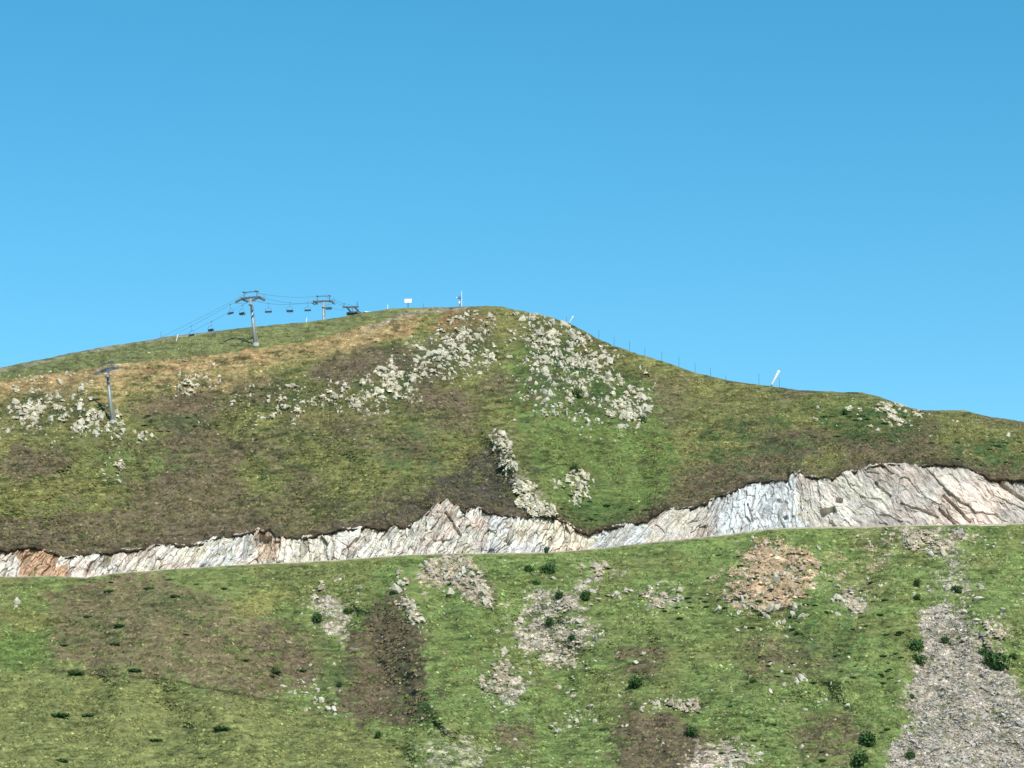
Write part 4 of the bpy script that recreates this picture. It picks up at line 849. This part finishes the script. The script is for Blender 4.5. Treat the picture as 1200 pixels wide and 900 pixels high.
# weather mast
b = on_ridge(539); root = empty('weather_mast', b); hm = 20 * b.y / F
MB().rod((0, 0, -.5), (0, 0, hm * .72), .13, .11).build('mast', M_dark, root)
MB().rod((.42, 0, -.5), (.42, 0, hm), .09, .07).build('antenna', M_white, root)
s_ = MB(); s_.beam((-.95, 0, hm * .56), (.35, 0, hm * .56), .12, .14); s_.beam((-.5, 0, hm * .60), (-.05, 0, hm * .60), .35, .4); s_.build('sensor_arm', M_dark, root)
MB().beam((-.32, -.2, hm * .3), (.0, -.2, hm * .3), .3, .7).build('cabinet', M_white, root)
s_ = MB(); s_.rod((-.9, 0, hm * .56), (-.9, 0, hm * .64), .14, .05); s_.build('sensor', M_white, root)
tag(root, 'weather mast with sensor arm and tall white rod on the summit', 'mast')
# slanting white tubes
def tube(uq, hpx, label, back=.5):
    b = on_ridge(uq, back); k = b.y / F; root = empty('slanting_tube', b); a0 = Vector((.0, 0, .25)); a1 = Vector((hpx * .5 * k, -.3, hpx * k)); d = a1 - a0
    m = MB(); m.rod(a0 + d * .08, a0 + d * .45, .20 * hpx / 19, .33 * hpx / 19, 18); m.rod(a0 + d * .45, a0 + d * .93, .33 * hpx / 19, .40 * hpx / 19, 18); m.rod(a0 + d * .93, a1, .40 * hpx / 19, .30 * hpx / 19, 18); m.build('tube', M_white, root, False)
    m = MB(); m.rod((0, 0, -.4), a0 + d * .08, .26 * hpx / 19, .2 * hpx / 19, 12); m.beam((-.45, 0, .05), (.45, 0, .05), .6, .3); m.build('mount', M_dark, root)
    tag(root, label, 'tube', 'slanting white tubes on the skyline'); return root
tube(904, 19.5, 'large white tube leaning right and flaring upward at the skyline saddle')
tube(667, 10, 'small white tube leaning right on the summit shoulder among rocks')
print('objects', len(S.objects), 'boulders', len(chosen), 'rest', len(rest))

# ---------------------------------------------------------------- say which one, inside each group of repeats
ORD = ['', 'second', 'third', 'fourth', 'fifth', 'sixth', 'seventh', 'eighth', 'ninth', 'tenth', 'eleventh', 'twelfth']
bpy.context.view_layer.update()
def single_out():
    gr = {}
    for o in S.objects:
        if o.parent is None and 'label' in o.keys() and o.get('kind') is None: gr.setdefault(o['label'], []).append(o)
    for lab, L_ in gr.items():
        if len(L_) < 2: continue
        inf = {}
        for o in L_:
            p = o.location; u_, v_ = proj(p.x, p.y, p.z); inf[o] = (float(u_), float(v_), o.scale.x)
        noun = lab
        if len(L_) <= 12 or 'juniper mat' in lab and len(L_) < 30 and False:
            for k, o in enumerate(sorted(L_, key=lambda o: inf[o][0])):
                w = 'leftmost' if k == 0 else 'rightmost' if k == len(L_) - 1 else ORD[k] + ' from left'
                o['label'] = w + ', ' + noun
            continue
        um = sorted(i[0] for i in inf.values())[len(L_) // 2]; vm = sorted(i[1] for i in inf.values())[len(L_) // 2]
        quad = {}
        for o in L_: quad.setdefault(('upper ' if inf[o][1] < vm else 'lower ') + ('left' if inf[o][0] < um else 'right'), []).append(o)
        for qn, Q in quad.items():
            left = list(Q)
            def take(word, key):
                if left: o = min(left, key=key); left.remove(o); o['label'] = word + ' at ' + qn + ', ' + noun
            take('largest', lambda o: -inf[o][2]); take('leftmost', lambda o: inf[o][0]); take('rightmost', lambda o: -inf[o][0]); take('topmost', lambda o: inf[o][1]); take('lowest', lambda o: -inf[o][1]); take('smallest', lambda o: inf[o][2])
            for k, o in enumerate(sorted(left, key=lambda o: inf[o][0])):
                o['label'] = ('middle' if len(left) == 1 else ('innermost ' + ('first', 'second', 'third', 'fourth', 'fifth', 'sixth')[k] + ' from left') if len(left) < 7 else ('inner left' if k < len(left) / 2 else 'inner right')) + ' one at ' + qn + ', ' + noun
single_out()
for o in S.objects:
    if o.parent is None and 'label' in o.keys():
        w = o['label'].split()
        if len(w) > 16: o['label'] = ' '.join(w[:16]).rstrip(',')
        w = o['label'].split()
        while w and w[-1] in ('the', 'of', 'at', 'in', 'on', 'to', 'a', 'left', 'right', 'upper', 'lower', 'under', 'below', 'and', 'just', 'over', 'along', 'above', 'by', 'between', 'two', 'from', 'where', 'green', 'dark', 'big'): w.pop()
        o['label'] = ' '.join(w)
